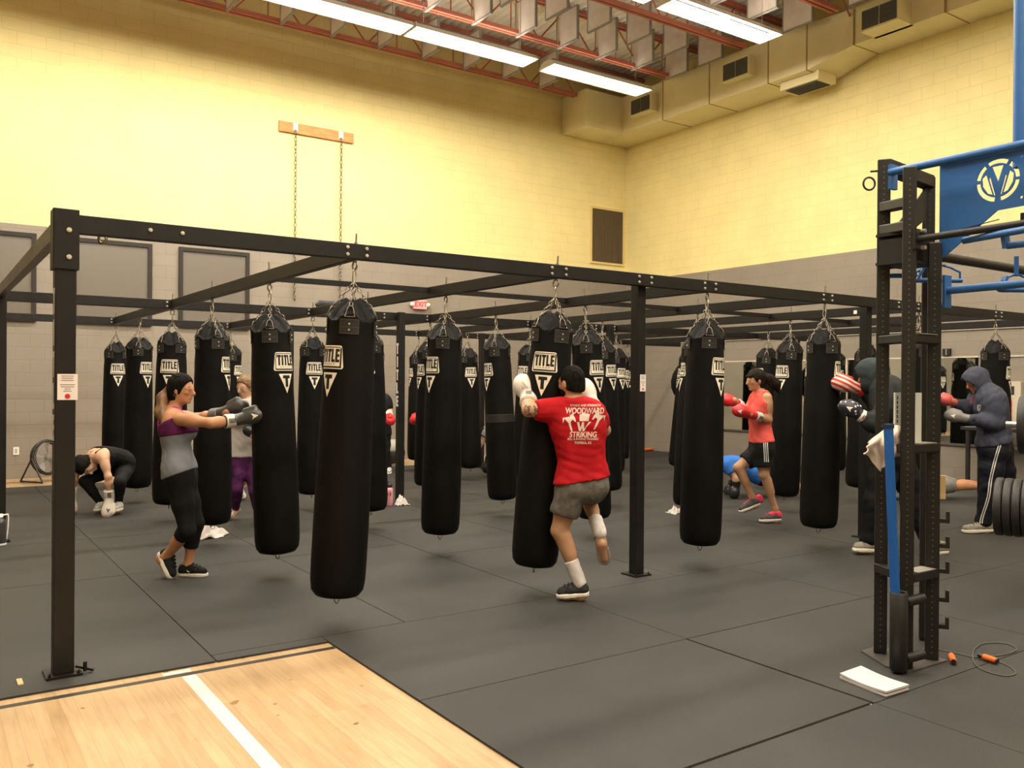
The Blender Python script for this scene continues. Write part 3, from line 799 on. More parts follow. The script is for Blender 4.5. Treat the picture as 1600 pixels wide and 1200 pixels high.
# blue panel with cut-out logo, in the plane x = 4.68
def circ(cx, cz, r, n=28, a0=0, a1=2*PI): return [(cx+r*math.cos(a0+(a1-a0)*i/(n if a1-a0 < 6.2 else n)), cz+r*math.sin(a0+(a1-a0)*i/n)) for i in range(n+(a1-a0 < 6.2))]
outl = [(0, 2.775), (0, 2.265), (.03, 2.262), (.315, 2.475), (1.15, 2.50), (1.15, 2.785)]
def sector(cx, cz, r0, r1, a0, a1, n=8):
    return [(cx+r1*math.cos(a0+(a1-a0)*i/n), cz+r1*math.sin(a0+(a1-a0)*i/n)) for i in range(n+1)] + [(cx+r0*math.cos(a1+(a0-a1)*i/n), cz+r0*math.sin(a1+(a0-a1)*i/n)) for i in range(n+1)]
cx, cz, R = .315, 2.635, .112
deg = math.radians
holes = [sector(cx, cz, R*.80, R, deg(60), deg(118)), sector(cx, cz, R*.80, R, deg(0), deg(52)), sector(cx, cz, R*.80, R, deg(128), deg(172)),
         sector(cx, cz, R*.80, R, deg(182), deg(262)), sector(cx, cz, R*.80, R, deg(278), deg(352)),
         # counters around the letter M inside the ring
         [(cx-.030, cz+.076), (cx+.030, cz+.076), (cx+.002, cz-.010)],
         [(cx-.082, cz+.022), (cx-.060, cz+.042), (cx-.026, cz-.072), (cx-.052, cz-.062), (cx-.078, cz-.02)],
         [(cx+.082, cz+.022), (cx+.060, cz+.042), (cx+.026, cz-.072), (cx+.052, cz-.062), (cx+.078, cz-.02)],
         [(cx+.012, cz-.078), (cx+.040, cz+.030), (cx+.046, cz+.012), (cx+.020, cz-.078)], [(cx-.012, cz-.078), (cx-.040, cz+.030), (cx-.046, cz+.012), (cx-.020, cz-.078)],
         # next letter of the word, cut off by the frame edge
         [(.475, 2.555), (.525, 2.70), (.548, 2.70), (.502, 2.555)], [(.600, 2.555), (.552, 2.70), (.575, 2.70), (.628, 2.555)], [(.53, 2.60), (.54, 2.63), (.565, 2.63), (.575, 2.60)],
         circ(.435, 2.738, .008, 10), circ(.435, 2.525, .008, 10)]
vs, fs = flat_shape([outl]+holes, .004)
MB().add([(4.705+v.z, 2.625-v.x, v.y) for v in vs], fs).build('logo_panel', BLUE, T)
MB().box((4.675, 1.45, 2.772), (4.715, 2.625, 2.786)).build('panel_lip', mat('lip_light', (.34, .37, .40), .35), T)
MB().obox((4.70, 2.62, 2.39), (4.70, 2.30, 2.425), .006, .004).build('panel_seam', mat('blue_dark', (.012, .06, .17), .4), T)
# bars running towards the camera's right
def rod(a, b, r, m, name, **k): return MB().cyl(a, b, r, n=18).build(name, m, T, **k)
rod((4.545, 2.83, 2.755), (4.50, 1.2, 2.745), .0215, BLUE, 'pull_up_bar', label='blue pull-up bar')
MB().box((4.535, 2.815, 2.66), (4.60, 2.835, 2.80)).build('bar_flange', BLUE, T)
rod((4.445, 2.60, 2.335), (4.43, 1.2, 2.345), .019, TK, 'pull_up_bar')
MB().box((4.41, 2.595, 2.28), (4.48, 2.61, 2.39)).build('bar_flange', TK, T)
for z in (2.29, 2.38): MB().cyl((4.47, 2.595, z), (4.47, 2.57, z), .011, n=8).build('flange_bolt', BOLT, T)
rod((4.735, 2.60, 2.075), (4.72, 1.2, 2.085), .0215, BLUE, 'low_bar', label='blue low bar')
MB().box((4.70, 2.59, 1.98), (4.77, 2.605, 2.16)).build('bar_flange', BLUE, T)
# overhead beams going back to the next tower
rod((4.80, 2.87, 2.335), (7.6, 2.87, 2.33), .030, TK, 'ladder_rail')
rod((4.80, 2.10, 2.335), (7.6, 2.10, 2.33), .030, TK, 'ladder_rail')
MB().obox((5.1, 2.05, 2.345), (5.1, 1.5, 2.345), .03, .03).build('ladder_rung', TK, T)
# next tower of the same rig, mostly out of frame: carries the far ends
for c in ((7.6, 2.87), (7.6, 2.10), (4.55, 1.2), (4.80, 1.2)):
    o = MB().box((c[0]-S/2, c[1]-S/2, .008), (c[0]+S/2, c[1]+S/2, 2.80)).build('upright', TK, T); bevel(o, .006)
# D handles
def d_handle(p, ax, w=.13, h=.13, nm='d_handle'):
    p, ax = V3(p), V3(ax).normalized(); up = V3((0, 0, 1)); side = ax.cross(up)
    m_ = MB()
    m_.cyl(p+up*.10, p, .012, n=8)
    q = [p, p-ax*w*.30-up*.0, p-ax*w/2-up*h*.35, p-ax*w/2-up*h]
    for sgn in (-1, 1):
        pts = [p+ax*sgn*w*.12, p+ax*sgn*w*.30-up*.012, p+ax*sgn*w*.52-up*h*.42, p+ax*sgn*w*.52-up*h]
        m_.tube(pts, .0065, 8)
    m_.obox(p-ax*w*.36-up*h*.10, p-ax*w*.54-up*h*.98, .014, .05, up=side)
    m_.obox(p-ax*w*.13, p+ax*w*.13, .05, .006)
    m_.cyl(p-ax*w*.56-up*h*.93, p+ax*w*.56-up*h*.93, .014, n=10)
    return m_.build(nm, BLUE, T, label='blue D shaped grip handle')
d_handle(dep(1399, 407, 5.0), (CR.x, CR.y, 0), .13, .095)
d_handle(dep(1466, 415, 5.10), (CR.x, CR.y, 0), .25, .095)
d_handle(dep(1588, 430, 4.6), (CR.x, CR.y, 0), .16, .085)
MB().tube([dep(1506, 376, 4.5), dep(1560, 366, 4.3), dep(1640, 352, 4.0)], .018, n=12).build('grip_bar', BLUE, T)
m_ = MB(); m_.obox(dep(1570, 368, 4.3), dep(1573, 388, 4.3), .05, .02, up=(0, 1, 0)); m_.cyl(dep(1573, 384, 4.3), dep(1640, 376, 4.2), .018, n=12); m_.build('grip_bracket', BLUE, T)
# hanging ring on the left upright
c = dep(1358, 287, 4.92); m_ = MB(); m_.tube([c+V3((CR.x, CR.y, 0))*.033*math.cos(2*PI*i/20)+V3((0, 0, 1))*.036*math.sin(2*PI*i/20) for i in range(20)], .006, n=8, closed=True); m_.build('anchor_ring', TK, T)
MB().cyl(dep(1360, 268, 4.92), dep(1372, 267, 4.92), .006, n=6).build('ring_pin', TK, T)
# bar holder tube and two stubs on the front, blue plastic pipe standing in it
hx, hy = 4.335, 2.655
h = MB(); prof = [(.040, .012), (.046, .02), (.046, .43), (.040, .435), (.038, .43), (.038, .03)]
h.lathe(prof, 24, (hx, hy-.03, 0), cap=False); h.build('bar_holder', TK, T)
for z in (.38, .075): MB().cyl((hx+.03, hy-.05, z), (hx+.155, hy-.075, z+.01), .027, n=16).build('holder_stub', TK, T)
MB().cyl((hx+.03, hy-.03, .40), (hx+.10, hy-.01, .40), .02, n=10).build('holder_arm', TK, T)
# J hooks on the right upright
for k, z in enumerate((.80, .66, .52, .36, .21)):
    c = V3((U3[0], U3[1], 0))+VR*.033
    o = MB(); o.prism([(0, z-.022), (.052, z-.022), (.052, z+.042), (.034, z+.042), (.034, z), (0, z)], c-VN*.02, VR, (0, 0, 1), VN*.04); o.build('j_hook', TK, T)
c = V3((U3[0], U3[1], 0))+VR*.035
MB().prism([(0, .91), (.028, .91), (.028, 1.04), (0, 1.04)], c-VN*.015, VR, (0, 0, 1), VN*.03).build('wood_block', mat('pale_wood', (.60, .42, .20), .6), T)
# upper framework behind the logo panel, blue pipe rising out of the picture
MB().obox((4.95, 2.3, 2.45), (5.0, 1.5, 2.45), .05, .07).build('back_rail', TK, T)
rod((4.99, 2.335, 2.75), (4.985, 2.335, 4.6), .034, BLUE, 'tall_pipe', label='tall blue vertical pipe')

# blue pipe leaning in the holder
a, b = V3((hx-.002, hy-.028, .05)), dep(1388, 666, 4.62)
m_ = MB(); m_.obox(a, b, .038, .038, up=(0, 1, 0))
p = thing('blue_bar', 'blue square bar standing upright in the black tube holder of the tower', 'bar', a)
bevel(m_.build('bar', mat('blue_bar_paint', (.012, .115, .42), .4), p), .004)
d = (b-a).normalized(); MB().obox(b-d*.012, b+d*.012, .042, .042, up=(0, 1, 0)).build('end_cap', mat('cap_navy', (.01, .025, .08), .5), p)
# ------------------------------------------------------------------ loose things
def crumple(name, c, rx, ry, rz, m, label, cat, seed, n=26, flat=True):
    r_ = random.Random(seed); ph = [r_.uniform(0, 6.28) for _ in range(12)]
    vs = []; k = n
    for i in range(k+1):
        for j in range(k+1):
            u, v = i/k*2-1, j/k*2-1
            e = 1+.22*math.sin(3*math.atan2(v, u)+ph[0])+.12*math.sin(5*math.atan2(v, u)+ph[1])
            h = max(0, 1-(u*u+v*v)*.9)
            z = rz*h*(.35+.65*abs(math.sin(3.1*u+2.2*v+ph[2]+.8*math.sin(4*v+ph[6])))*abs(math.cos(3.6*v-1.7*u+ph[3]))) + .30*rz*h*abs(math.sin(8*u-5*v+ph[7]))+.006*(1+math.sin(9*u+ph[4])*math.sin(8*v+ph[5]))
            vs.append((c[0]+u*rx*e, c[1]+v*ry*e, c[2]+max(.002, z)))
    fs = [(i*(k+1)+j, (i+1)*(k+1)+j, (i+1)*(k+1)+j+1, i*(k+1)+j+1) for i in range(k) for j in range(k)]
    o = mesh_obj(name, vs, fs, m, None, sm=[True]*len(fs))
    s = o.modifiers.new('thick', 'SOLIDIFY'); s.thickness = .005; s.offset = -1
    return setp(o, label, cat)
TOWEL = mat('white_towel', (.66, .60, .56), .9, bump=.4, bscale=300)
crumple('towel', (2.30, 8.68, 0), .19, .15, .10, TOWEL, 'white crumpled towel lying on the rubber behind the ponytail woman\'s legs', 'towel', 4)
crumple('towel', (7.40, 7.32, 0), .09, .08, .07, TOWEL, 'small white towel on the rubber right of the middle front post', 'towel', 9)
crumple('towel', (4.93, 9.60, 0), .07, .06, .10, TOWEL, 'small white cloth bundled at the foot of the second row post by the pink bottle', 'towel', 5)
# folded white sheet or pad on the floor
t = thing('folded_pad', 'flat folded white pad lying on the floor in front of the black tower', 'pad', (4.05, 2.56, 0))
P4 = [gz(1312, 1061), gz(1345, 1049), gz(1420, 1079), gz(1384, 1090)]
for k, (z0, z1) in enumerate(((.001, .011), (.0125, .023))):
    nn = 10; vs = []
    for i in range(nn+1):
        f = i/nn; A = P4[0].lerp(P4[3], f); B = P4[1].lerp(P4[2], f); sag = .010*(1-math.sin(PI*f))*(k*.6+.2)
        for z in (z0, z1):
            vs += [(A.x+.002*k, A.y, z+sag), (B.x+.002*k, B.y, z+sag)]
    fs = []
    for i in range(nn):
        q = 4*i; fs += [(q, q+1, q+5, q+4), (q+2, q+6, q+7, q+3), (q, q+4, q+6, q+2), (q+1, q+3, q+7, q+5)]
    fs += [(0, 2, 3, 1), (4*nn, 4*nn+1, 4*nn+3, 4*nn+2)]
    mesh_obj('layer', vs, fs, mat('pad_white', (.62, .56, .54), .7), t)
# jump rope with orange handles
t = thing('jump_rope', 'jump rope with orange foam handles on the floor right of the tower', 'jump rope', (4.85, 2.48, 0))
ORANGE = mat('orange_foam', (.75, .145, .015), .7, bump=.2, bscale=200)
def handle(a, b):
    a, b = V3(a), V3(b); a.z = b.z = .019; d = (b-a).normalized()
    h = MB(); h.lathe([(.011, 0), (.0165, .006), (.0175, .03), (.0165, .06), (.0175, .09), (.015, .108)], 16); Rm = V3((0, 0, 1)).rotation_difference(d).to_matrix()
    L = (b-a).length/.108
    h.v = [tuple(a+Rm @ V3((p[0], p[1], p[2]*L))) for p in h.v]; o = h.build('handle', ORANGE, t, label='orange foam handle')
    m2 = MB(); m2.cyl(a-d*.028, a, .012, n=12); m2.cyl(b, b+d*.008, .013, n=12); m2.build('handle_end', mat('black_plastic', (.012, .012, .012), .4), o)
handle(gz(1486, 1029), gz(1490, 1039)); handle(gz(1536, 1031), gz(1557, 1038))
pts = [gz(1484, 1027), gz(1450, 1016), gz(1436, 1019), gz(1434, 1022)]
pts2 = [(1432, 1022), (1438, 1017), (1450, 1015.5), (1470, 1017), (1500, 1023), (1522, 1028), (1540, 1027), (1562, 1025), (1580, 1021), (1588, 1015), (1578, 1008), (1556, 1005), (1535, 1007), (1523, 1015), (1520, 1025), (1522, 1036), (1532, 1046), (1550, 1053), (1570, 1057), (1582, 1056), (1587, 1052), (1580, 1044), (1568, 1038), (1558, 1035)]
def smooth_path(pp, k=5):
    out = []; n = len(pp)
    for i in range(n-1):
        p0, p1, p2, p3 = pp[max(0, i-1)], pp[i], pp[i+1], pp[min(n-1, i+2)]
        for j in range(k):
            f = j/k; out.append(.5*((2*p1)+(p2-p0)*f+(2*p0-5*p1+4*p2-p3)*f*f+(3*p1-p0-3*p2+p3)*f**3))
    return out+[pp[-1]]
MB().tube([V3((p.x, p.y, .004)) for p in smooth_path([gz(*q) for q in pts2])], .0032, n=6).build('cord', mat('rope_grey', (.11, .095, .075), .5), t)
# pink bottle
t = thing('water_bottle', 'pink insulated bottle with black straw lid at the foot of the second row post', 'bottle', (4.80, 9.66, 0))
bx, by = 4.80, 9.66
PINK = mat('pink_coat', (.80, .33, .36), .45)
MB().lathe([(.01, 0), (.043, 0), (.047, .006), (.047, .19), (.043, .212), (.030, .225), (.028, .23)], 28, (bx, by, 0)).build('bottle_body', PINK, t)
m_ = MB().lathe([(.033, .226), (.034, .232), (.034, .262), (.030, .268), (.01, .27)], 24, (bx, by, 0)); m_.tube([(bx-.02, by, .266), (bx-.024, by, .295), (bx-.008, by, .30)], .009, n=8); m_.build('lid', mat('black_plastic', (.012, .012, .012), .4), t)
tc = V3((-bx, -by, 0)).normalized(); sd = V3((tc.y, -tc.x, 0))
st = MB(); N = 18; pts = []
for i in range(N):
    a = 2*PI*i/N; u = -.0+.022*math.cos(a); v = .145+.028*math.sin(a); th = u/.047
    pts.append(V3((bx, by, v))+(tc*math.cos(th)-sd*math.sin(th))*.0478)
st.add(pts, [tuple(range(N))]); st.build('sticker', mat('sticker_dark', (.06, .02, .03), .5), t)
# clear bottle with a handle at the left edge
t = thing('clear_jug', 'clear water jug with a pale handle at the left edge of the photo', 'bottle', (.60, 9.30, 0)); jx, jy = .605, 9.26
MB().lathe([(.01, 0), (.055, 0), (.06, .01), (.06, .20), (.05, .235), (.03, .25), (.03, .262)], 24, (jx, jy, 0)).build('jug_body', mat('smoke_plastic', (.10, .095, .09), .2, trans=.5), t)
m_ = MB(); m_.lathe([(.034, .258), (.034, .285), (.01, .29)], 20, (jx, jy, 0)); m_.tube([(jx+.03, jy, .275), (jx+.07, jy, .28), (jx+.075, jy, .25), (jx+.068, jy, .12), (jx+.058, jy, .05)], .007, n=8); m_.build('handle', WHITE, t)
m_ = MB(); m_.lathe([(.061, .003), (.0615, .012), (.061, .02)], 24, (jx, jy, 0), cap=False); m_.build('base_ring', WHITE, t)
# floor fan by the left wall
fx, fy = 1.58, 14.62
t = thing('floor_fan', 'round black floor fan on a stand near the left wall, behind the corner post', 'fan', (fx, fy, 0))
nrm = V3((.55, -.83, .12)).normalized(); a_ = nrm.orthogonal().normalized(); b_ = nrm.cross(a_); c0 = V3((fx, fy, .36)); FB = mat('fan_black', (.02, .018, .016), .45)
def ring(c, r, rad, n=36, mb_=None): return (mb_ or MB()).tube([c+a_*r*math.cos(2*PI*i/n)+b_*r*math.sin(2*PI*i/n) for i in range(n)], rad, n=6, closed=True)
m_ = MB(); ring(c0, .25, .022, mb_=m_); ring(c0+nrm*.05, .245, .008, mb_=m_); ring(c0-nrm*.06, .24, .012, mb_=m_); m_.build('housing_ring', FB, t)
m_ = MB()
for r in (.06, .10, .14, .18, .22): ring(c0+nrm*.06, r, .0022, mb_=m_)
for i in range(20):
    th = 2*PI*i/20; m_.cyl(c0+nrm*.065, c0+nrm*.05+(a_*math.cos(th)+b_*math.sin(th))*.245, .002, n=4)
m_.build('wire_guard', mat('fan_wire', (.35, .33, .30), .4, .5), t)
m_ = MB()
for i in range(5):
    th = 2*PI*i/5; d = a_*math.cos(th)+b_*math.sin(th); e = a_*math.cos(th+.5)+b_*math.sin(th+.5)
    m_.add([c0+d*.04-nrm*.02, c0+d*.22-nrm*.03, c0+e*.22+nrm*.02, c0+e*.04+nrm*.02], [(0, 1, 2, 3)])
m_.ell(c0, .05, .05, .05); m_.build('blades', mat('fan_grey', (.30, .29, .27), .4), t)
m_ = MB()
for s_ in (-1, 1):
    h = V3((nrm.y, -nrm.x, 0)).normalized()*s_*.27
    m_.cyl(c0+h, V3((fx, fy, .015))+h+V3((.25, -.38, 0))*.5, .013, n=8); m_.cyl(c0+h, V3((fx, fy, .015))+h-V3((.25, -.38, 0))*.5, .013, n=8)
    m_.cyl(V3((fx, fy, .015))+h+V3((.25, -.38, 0))*.5, V3((fx, fy, .015))+h-V3((.25, -.38, 0))*.5, .013, n=8)
m_.build('stand', FB, t)
MB().tube(smooth_path([V3(p) for p in ((1.45, 14.7, -.004), (1.1, 14.75, -.004), (.8, 14.6, -.004), (.4, 14.7, -.004), (-.3, 14.65, -.004))]), .008, n=6).build('power_cord', mat('cord_tan', (.35, .25, .14), .6), label='tan power cord on the wood strip along the left wall beside the fan', cat='cord')
# wall outlet, little wall box, extinguisher cabinet, sign
t = thing('wall_outlet', 'white outlet plate low on the left wall near the fan', 'outlet', (1.22, WY, .40)); bevel(MB().box((1.18, WY-.012, .36), (1.26, WY, .48)).build('plate', WHITE, t), .003)
MB().box((1.205, WY-.015, .385), (1.235, WY-.012, .455)).build('socket', mat('socket_grey', (.45, .42, .38), .5), t)
t = thing('wall_box', 'small dark box on the right wall just above the mirror', 'box', (WX, 7.51, 2.02)); MB().box((WX-.05, 7.46, 2.02), (WX, 7.58, 2.13)).build('case', INK, t); MB().box((WX-.053, 7.512, 2.025), (WX-.05, 7.527, 2.125)).build('stripe', mat('grey_stripe', (.3, .27, .25), .5), t)
t = thing('extinguisher_cabinet', 'white wall cabinet with a red vertical label beside the navy hooded man', 'cabinet', (WX, 6.48, 1.02))
yc, zc = 6.49, 1.30
bevel(MB().box((WX-.10, yc-.15, zc-.36), (WX-.002, yc+.15, zc+.30)).build('cabinet_body', mat('cabinet_white', (.62, .55, .44), .5), t), .006)
MB().box((WX-.103, yc-.055, zc+.10), (WX-.10, yc+.10, zc+.23)).build('window_pane', mat('dark_pane', (.06, .055, .05), .15), t)
lb = MB().box((WX-.103, yc-.04, zc-.30), (WX-.10, yc+.05, zc+.05)).build('label_strip', mat('label_pink', (.70, .40, .32), .5), t)
mb = MB()
vs, fs = text_shape('FIRE', .085, .004)
mb.add([(WX-.1045, yc+.006+v.y*1.0, zc-.125+v.x*1.7) for v in vs], fs); mb.build('label_text', mat('exit_red2', (.6, .02, .02), .5), lb)
# green capped bottle standing behind the hooded man, on a bench by the wall
t = thing('bench', 'low dark bench against the right wall behind the navy hooded man', 'bench', (13.3, 6.3, 0))
bevel(MB().box((13.08, 5.4, .86), (13.6, 6.95, .91)).build('bench_top', FB, t), .006)
for x in (13.12, 13.54):
    for y in (5.5, 6.85): MB().box((x-.025, y-.025, 0), (x+.025, y+.025, .86)).build('leg', FB, t)
t = thing('sports_bottle', 'dark bottle with a bright green cap behind the back of the navy hooded man', 'bottle', (13.3, 6.62, .91)); q = (13.3, 6.62, 0)
MB().lathe([(.01, .911), (.045, .911), (.048, .93), (.048, 1.08), (.035, 1.12), (.03, 1.13)], 20, q).build('bottle_body', mat('bottle_dark', (.02, .03, .02), .25), t)
MB().lathe([(.034, 1.125), (.034, 1.18), (.022, 1.20), (.018, 1.235), (.005, 1.24)], 20, q).build('cap', mat('cap_green', (.20, .55, .05), .4), t)
# blue mat standing in the corner, orange bar on the floor
t = thing('rolled_mat', 'blue mat standing against the left wall near the corner, right of the red shirted man', 'mat', (12.9, 14.9, 0))
q = MB(); pts = []
for i in range(60):
    a = i*.35; r = .02+.0042*i*.35/.35*.55; pts.append((13.02+r*math.cos(a), 14.85+r*math.sin(a)))
vs = [(x, y, z) for x, y in pts for z in (.02, .72)]; fs = [(2*i, 2*i+2, 2*i+3, 2*i+1) for i in range(59)]
o = mesh_obj('mat_roll', vs, fs, mat('mat_blue', (.06, .13, .26), .7), t, sm=[True]*len(fs)); s = o.modifiers.new('thick', 'SOLIDIFY'); s.thickness = .008
MB().box((12.85, 14.7, .0), (13.19, 15.02, .018)).build('foot', WHITE, t)
a, b = gz(1002, 703.5, .04), gz(1019, 701.5, .04)
t = thing('foam_roller', 'orange foam bar lying on the floor by the left wall, right of the middle post', 'foam bar', (a.x, a.y, 0))
dd = (b-a).normalized(); m_ = MB(); m_.cyl(a-dd*.25, b, .036, n=18); m_.build('roller', ORANGE, t); m2 = MB(); m2.cyl(b, b+dd*.006, .028, n=16); m2.build('end_face', mat('orange_dark', (.45, .08, .01), .6), t)
# towel hung on the tower rung and a board behind it
vs = []; nu, nv = 30, 30
for i in range(nu+1):
    for j in range(nv+1):
        u, v = i/nu, j/nv
        top = 692-27*math.sin(min(1, u*1.25)*PI/2)+3*max(0, u-.8)*5
        bot = 707+18*math.sin(u*PI*.9)-7*math.sin(u*9+.6)+(6 if u < .45 else 0)
        X = 1354+54*u+4*math.sin(v*5+u*3)*(1-u)+3*math.sin(v*9+1)
        dd = 4.72+.055*(1-math.sin(min(1, v*3)*PI/2))-.022*math.sin(9*u+2.2*v)-.014*math.sin(17*u-4*v)
        vs.append(dep(X, top+(bot-top)*v, dd))
fs = [(i*(nv+1)+j, (i+1)*(nv+1)+j, (i+1)*(nv+1)+j+1, i*(nv+1)+j+1) for i in range(nu) for j in range(nv)]
o = mesh_obj('towel', vs, fs, mat('cream_towel', (.74, .62, .50), .9, bump=.4, bscale=250), None, sm=[True]*len(fs)); s = o.modifiers.new('thick', 'SOLIDIFY'); s.thickness = .006
setp(o, 'cream towel draped over a rung of the black tower, behind the blue bar', 'towel')
t = thing('clipboard', 'pale board with dark print along its edge standing on a rung inside the tower', 'board', (4.55, 2.66, 1.225))
b0, b1 = V3((4.47, 2.70, 1.228)), V3((4.60, 2.66, 1.228))
ex = (b1-b0).normalized(); nn = V3((-ex.y, ex.x, 0)); 
bd = MB(); bd.prism([(-.045, 0), (.135, 0), (.135, .275), (-.045, .275)], b0, ex, (0, 0, 1), nn*.012); bd.build('sheet', mat('board_pale', (.62, .64, .56), .5), t)
bd = MB()
for q_ in range(9): bd.prism([(-.034, .03+q_*.026), (-.026, .03+q_*.026), (-.026, .048+q_*.026), (-.034, .048+q_*.026)], b0-nn*.001, ex, (0, 0, 1), nn*.0005)
bd.build('print_marks', mat('print_dark', (.05, .04, .05), .6), t)
# barbell and weight plates at the right edge, on a rack post just outside the frame
t = thing('plate_rack', 'black storage post with pegs at the right edge carrying the weight plates', 'rack', (7.15, 2.72, 0))
c1 = dep(1590, 800, 6.4)
ax = V3((.97, -.24, 0)).normalized()
pg = dep(1612, 800, 6.4); pg.z = .60
bk = pg + V3((CR.x, CR.y, 0))*.40
MB().box((bk.x-.04, bk.y-.04, 0), (bk.x+.04, bk.y+.04, 1.32)).build('post', TK, t)
MB().box((bk.x-.25, bk.y-.25, 0), (bk.x+.25, bk.y+.25, .012)).build('foot_plate', TK, t)
axr = V3((CR.x, CR.y, 0)).normalized()
axp = (axr*.80-V3((CF.x, CF.y, 0)).normalized()*.60).normalized()   # peg points left and a little away
peg0 = bk; peg1 = bk-axp*.60
MB().cyl((peg0.x, peg0.y, .60), (peg1.x, peg1.y, .60), .024, n=16).build('peg', STEEL, t)
MB().box((bk.x-.06, bk.y-.05, 1.18), (bk.x+.06, bk.y+.05, 1.215)).build('bar_hook', TK, t)
IRON = mat('plate_rubber', (.022, .020, .018), .55, bump=.1, bscale=40)
def plate(c, ax_, R0, th, lab, grp):
    q = thing('weight_plate', lab, 'weight plate', c, grp)
    Rm = V3((0, 0, 1)).rotation_difference(ax_).to_matrix(); h = th/2
    m_ = MB().lathe([(.027, -h), (.06, -h), (.065, -h*.7), (R0*.8, -h*.6), (R0*.86, -h), (R0-.006, -h), (R0, -h*.6), (R0, h*.6), (R0-.006, h), (R0*.86, h), (R0*.8, h*.6), (.065, h*.7), (.06, h), (.027, h)], 44, cap=False)
    m_.v = [tuple(c+Rm @ V3(p)) for p in m_.v]; m_.build('disc', IRON, q)
    m_ = MB().lathe([(.027, -h), (.027, h)], 20, cap=False); m_.v = [tuple(c+Rm @ V3(p)) for p in m_.v]; m_.build('hub_ring', STEEL, q)
z = .60
LB = ['outermost black weight plate of the low stack at the right edge', 'second black weight plate from the left in the low stack at the right edge', 'third black weight plate from the left in the low stack at the right edge', 'fourth black weight plate from the left in the low stack at the right edge']
for k in range(4):
    c = peg1+axp*(.045+k*.062); plate(V3((c.x, c.y, .60)), axp, .225, .056, LB[k], 'weight plates on the low peg')
t = thing('barbell', 'steel barbell with its end poking out beside the navy hooded man', 'barbell', (bk.x, bk.y, 1.24))
e0 = bk-axp*.52; zb_ = 1.242
MB().cyl((e0.x, e0.y, zb_), ((bk-axp*.10).x, (bk-axp*.10).y, zb_), .025, n=18).build('sleeve', STEEL, t)
e1 = bk+axp*1.2; MB().cyl(((bk-axp*.10).x, (bk-axp*.10).y, zb_), (e1.x, e1.y, zb_), .0145, n=14).build('shaft', STEEL, t)
c = bk-axp*.40; plate(V3((c.x, c.y, zb_)), axp, .225, .055, 'black weight plate loaded on the barbell at the right edge', None)
# ------------------------------------------------------------------ people: signed distance bodies meshed as one continuous surface
def _grid_slice(lo, h, shape, a, b):
    i0 = np.maximum(np.floor((a-lo)/h).astype(int), 0); i1 = np.minimum(np.ceil((b-lo)/h).astype(int)+1, shape)
    return i0, i1
class Cone:
    def __init__(s, p0, p1, r0, r1=None): s.a = np.array(p0, float); s.b = np.array(p1, float); s.r0 = r0; s.r1 = r0 if r1 is None else r1
    def box(s): r = max(s.r0, s.r1); return np.minimum(s.a, s.b)-r, np.maximum(s.a, s.b)+r
    def d(s, X, Y, Z):
        ab = s.b-s.a; L = max(ab @ ab, 1e-9)
        t = np.clip(((X-s.a[0])*ab[0]+(Y-s.a[1])*ab[1]+(Z-s.a[2])*ab[2])/L, 0, 1)
        dx, dy, dz = X-s.a[0]-t*ab[0], Y-s.a[1]-t*ab[1], Z-s.a[2]-t*ab[2]
        return np.sqrt(dx*dx+dy*dy+dz*dz)-(s.r0+(s.r1-s.r0)*t)
class Ell:
    def __init__(s, c, R, rad): s.c = np.array(c, float); s.R = np.array(R, float); s.rad = np.array(rad, float)   # R columns = axes
    def box(s): r = s.rad.max(); return s.c-r, s.c+r
    def d(s, X, Y, Z):
        x, y, z = X-s.c[0], Y-s.c[1], Z-s.c[2]; q0 = q1 = 0
        for k in range(3):
            u = x*s.R[0, k]+y*s.R[1, k]+z*s.R[2, k]
            q0 = q0+(u/s.rad[k])**2; q1 = q1+(u/s.rad[k]**2)**2
        q0 = np.sqrt(q0); q1 = np.sqrt(q1)+1e-9
        return q0*(q0-1)/q1
class Slab:
    """flat capsule outline a-b with radii, of half thickness t along the unit normal n (shoe soles, straps)"""
    def __init__(s, a, b, r0, r1, n, t): s.a = np.array(a, float); s.b = np.array(b, float); s.r0, s.r1, s.n, s.t = r0, r1, np.array(n, float), t
    def box(s): r = max(s.r0, s.r1)+s.t; return np.minimum(s.a, s.b)-r, np.maximum(s.a, s.b)+r
    def d(s, X, Y, Z):
        x, y, z = X-s.a[0], Y-s.a[1], Z-s.a[2]; w = x*s.n[0]+y*s.n[1]+z*s.n[2]
        x, y, z = x-w*s.n[0], y-w*s.n[1], z-w*s.n[2]
        ab = s.b-s.a; ab = ab-(ab @ s.n)*s.n; t = np.clip((x*ab[0]+y*ab[1]+z*ab[2])/(ab @ ab), 0, 1)
        q = np.sqrt((x-t*ab[0])**2+(y-t*ab[1])**2+(z-t*ab[2])**2)-(s.r0+(s.r1-s.r0)*t)
        return np.maximum(q, np.abs(w)-s.t)
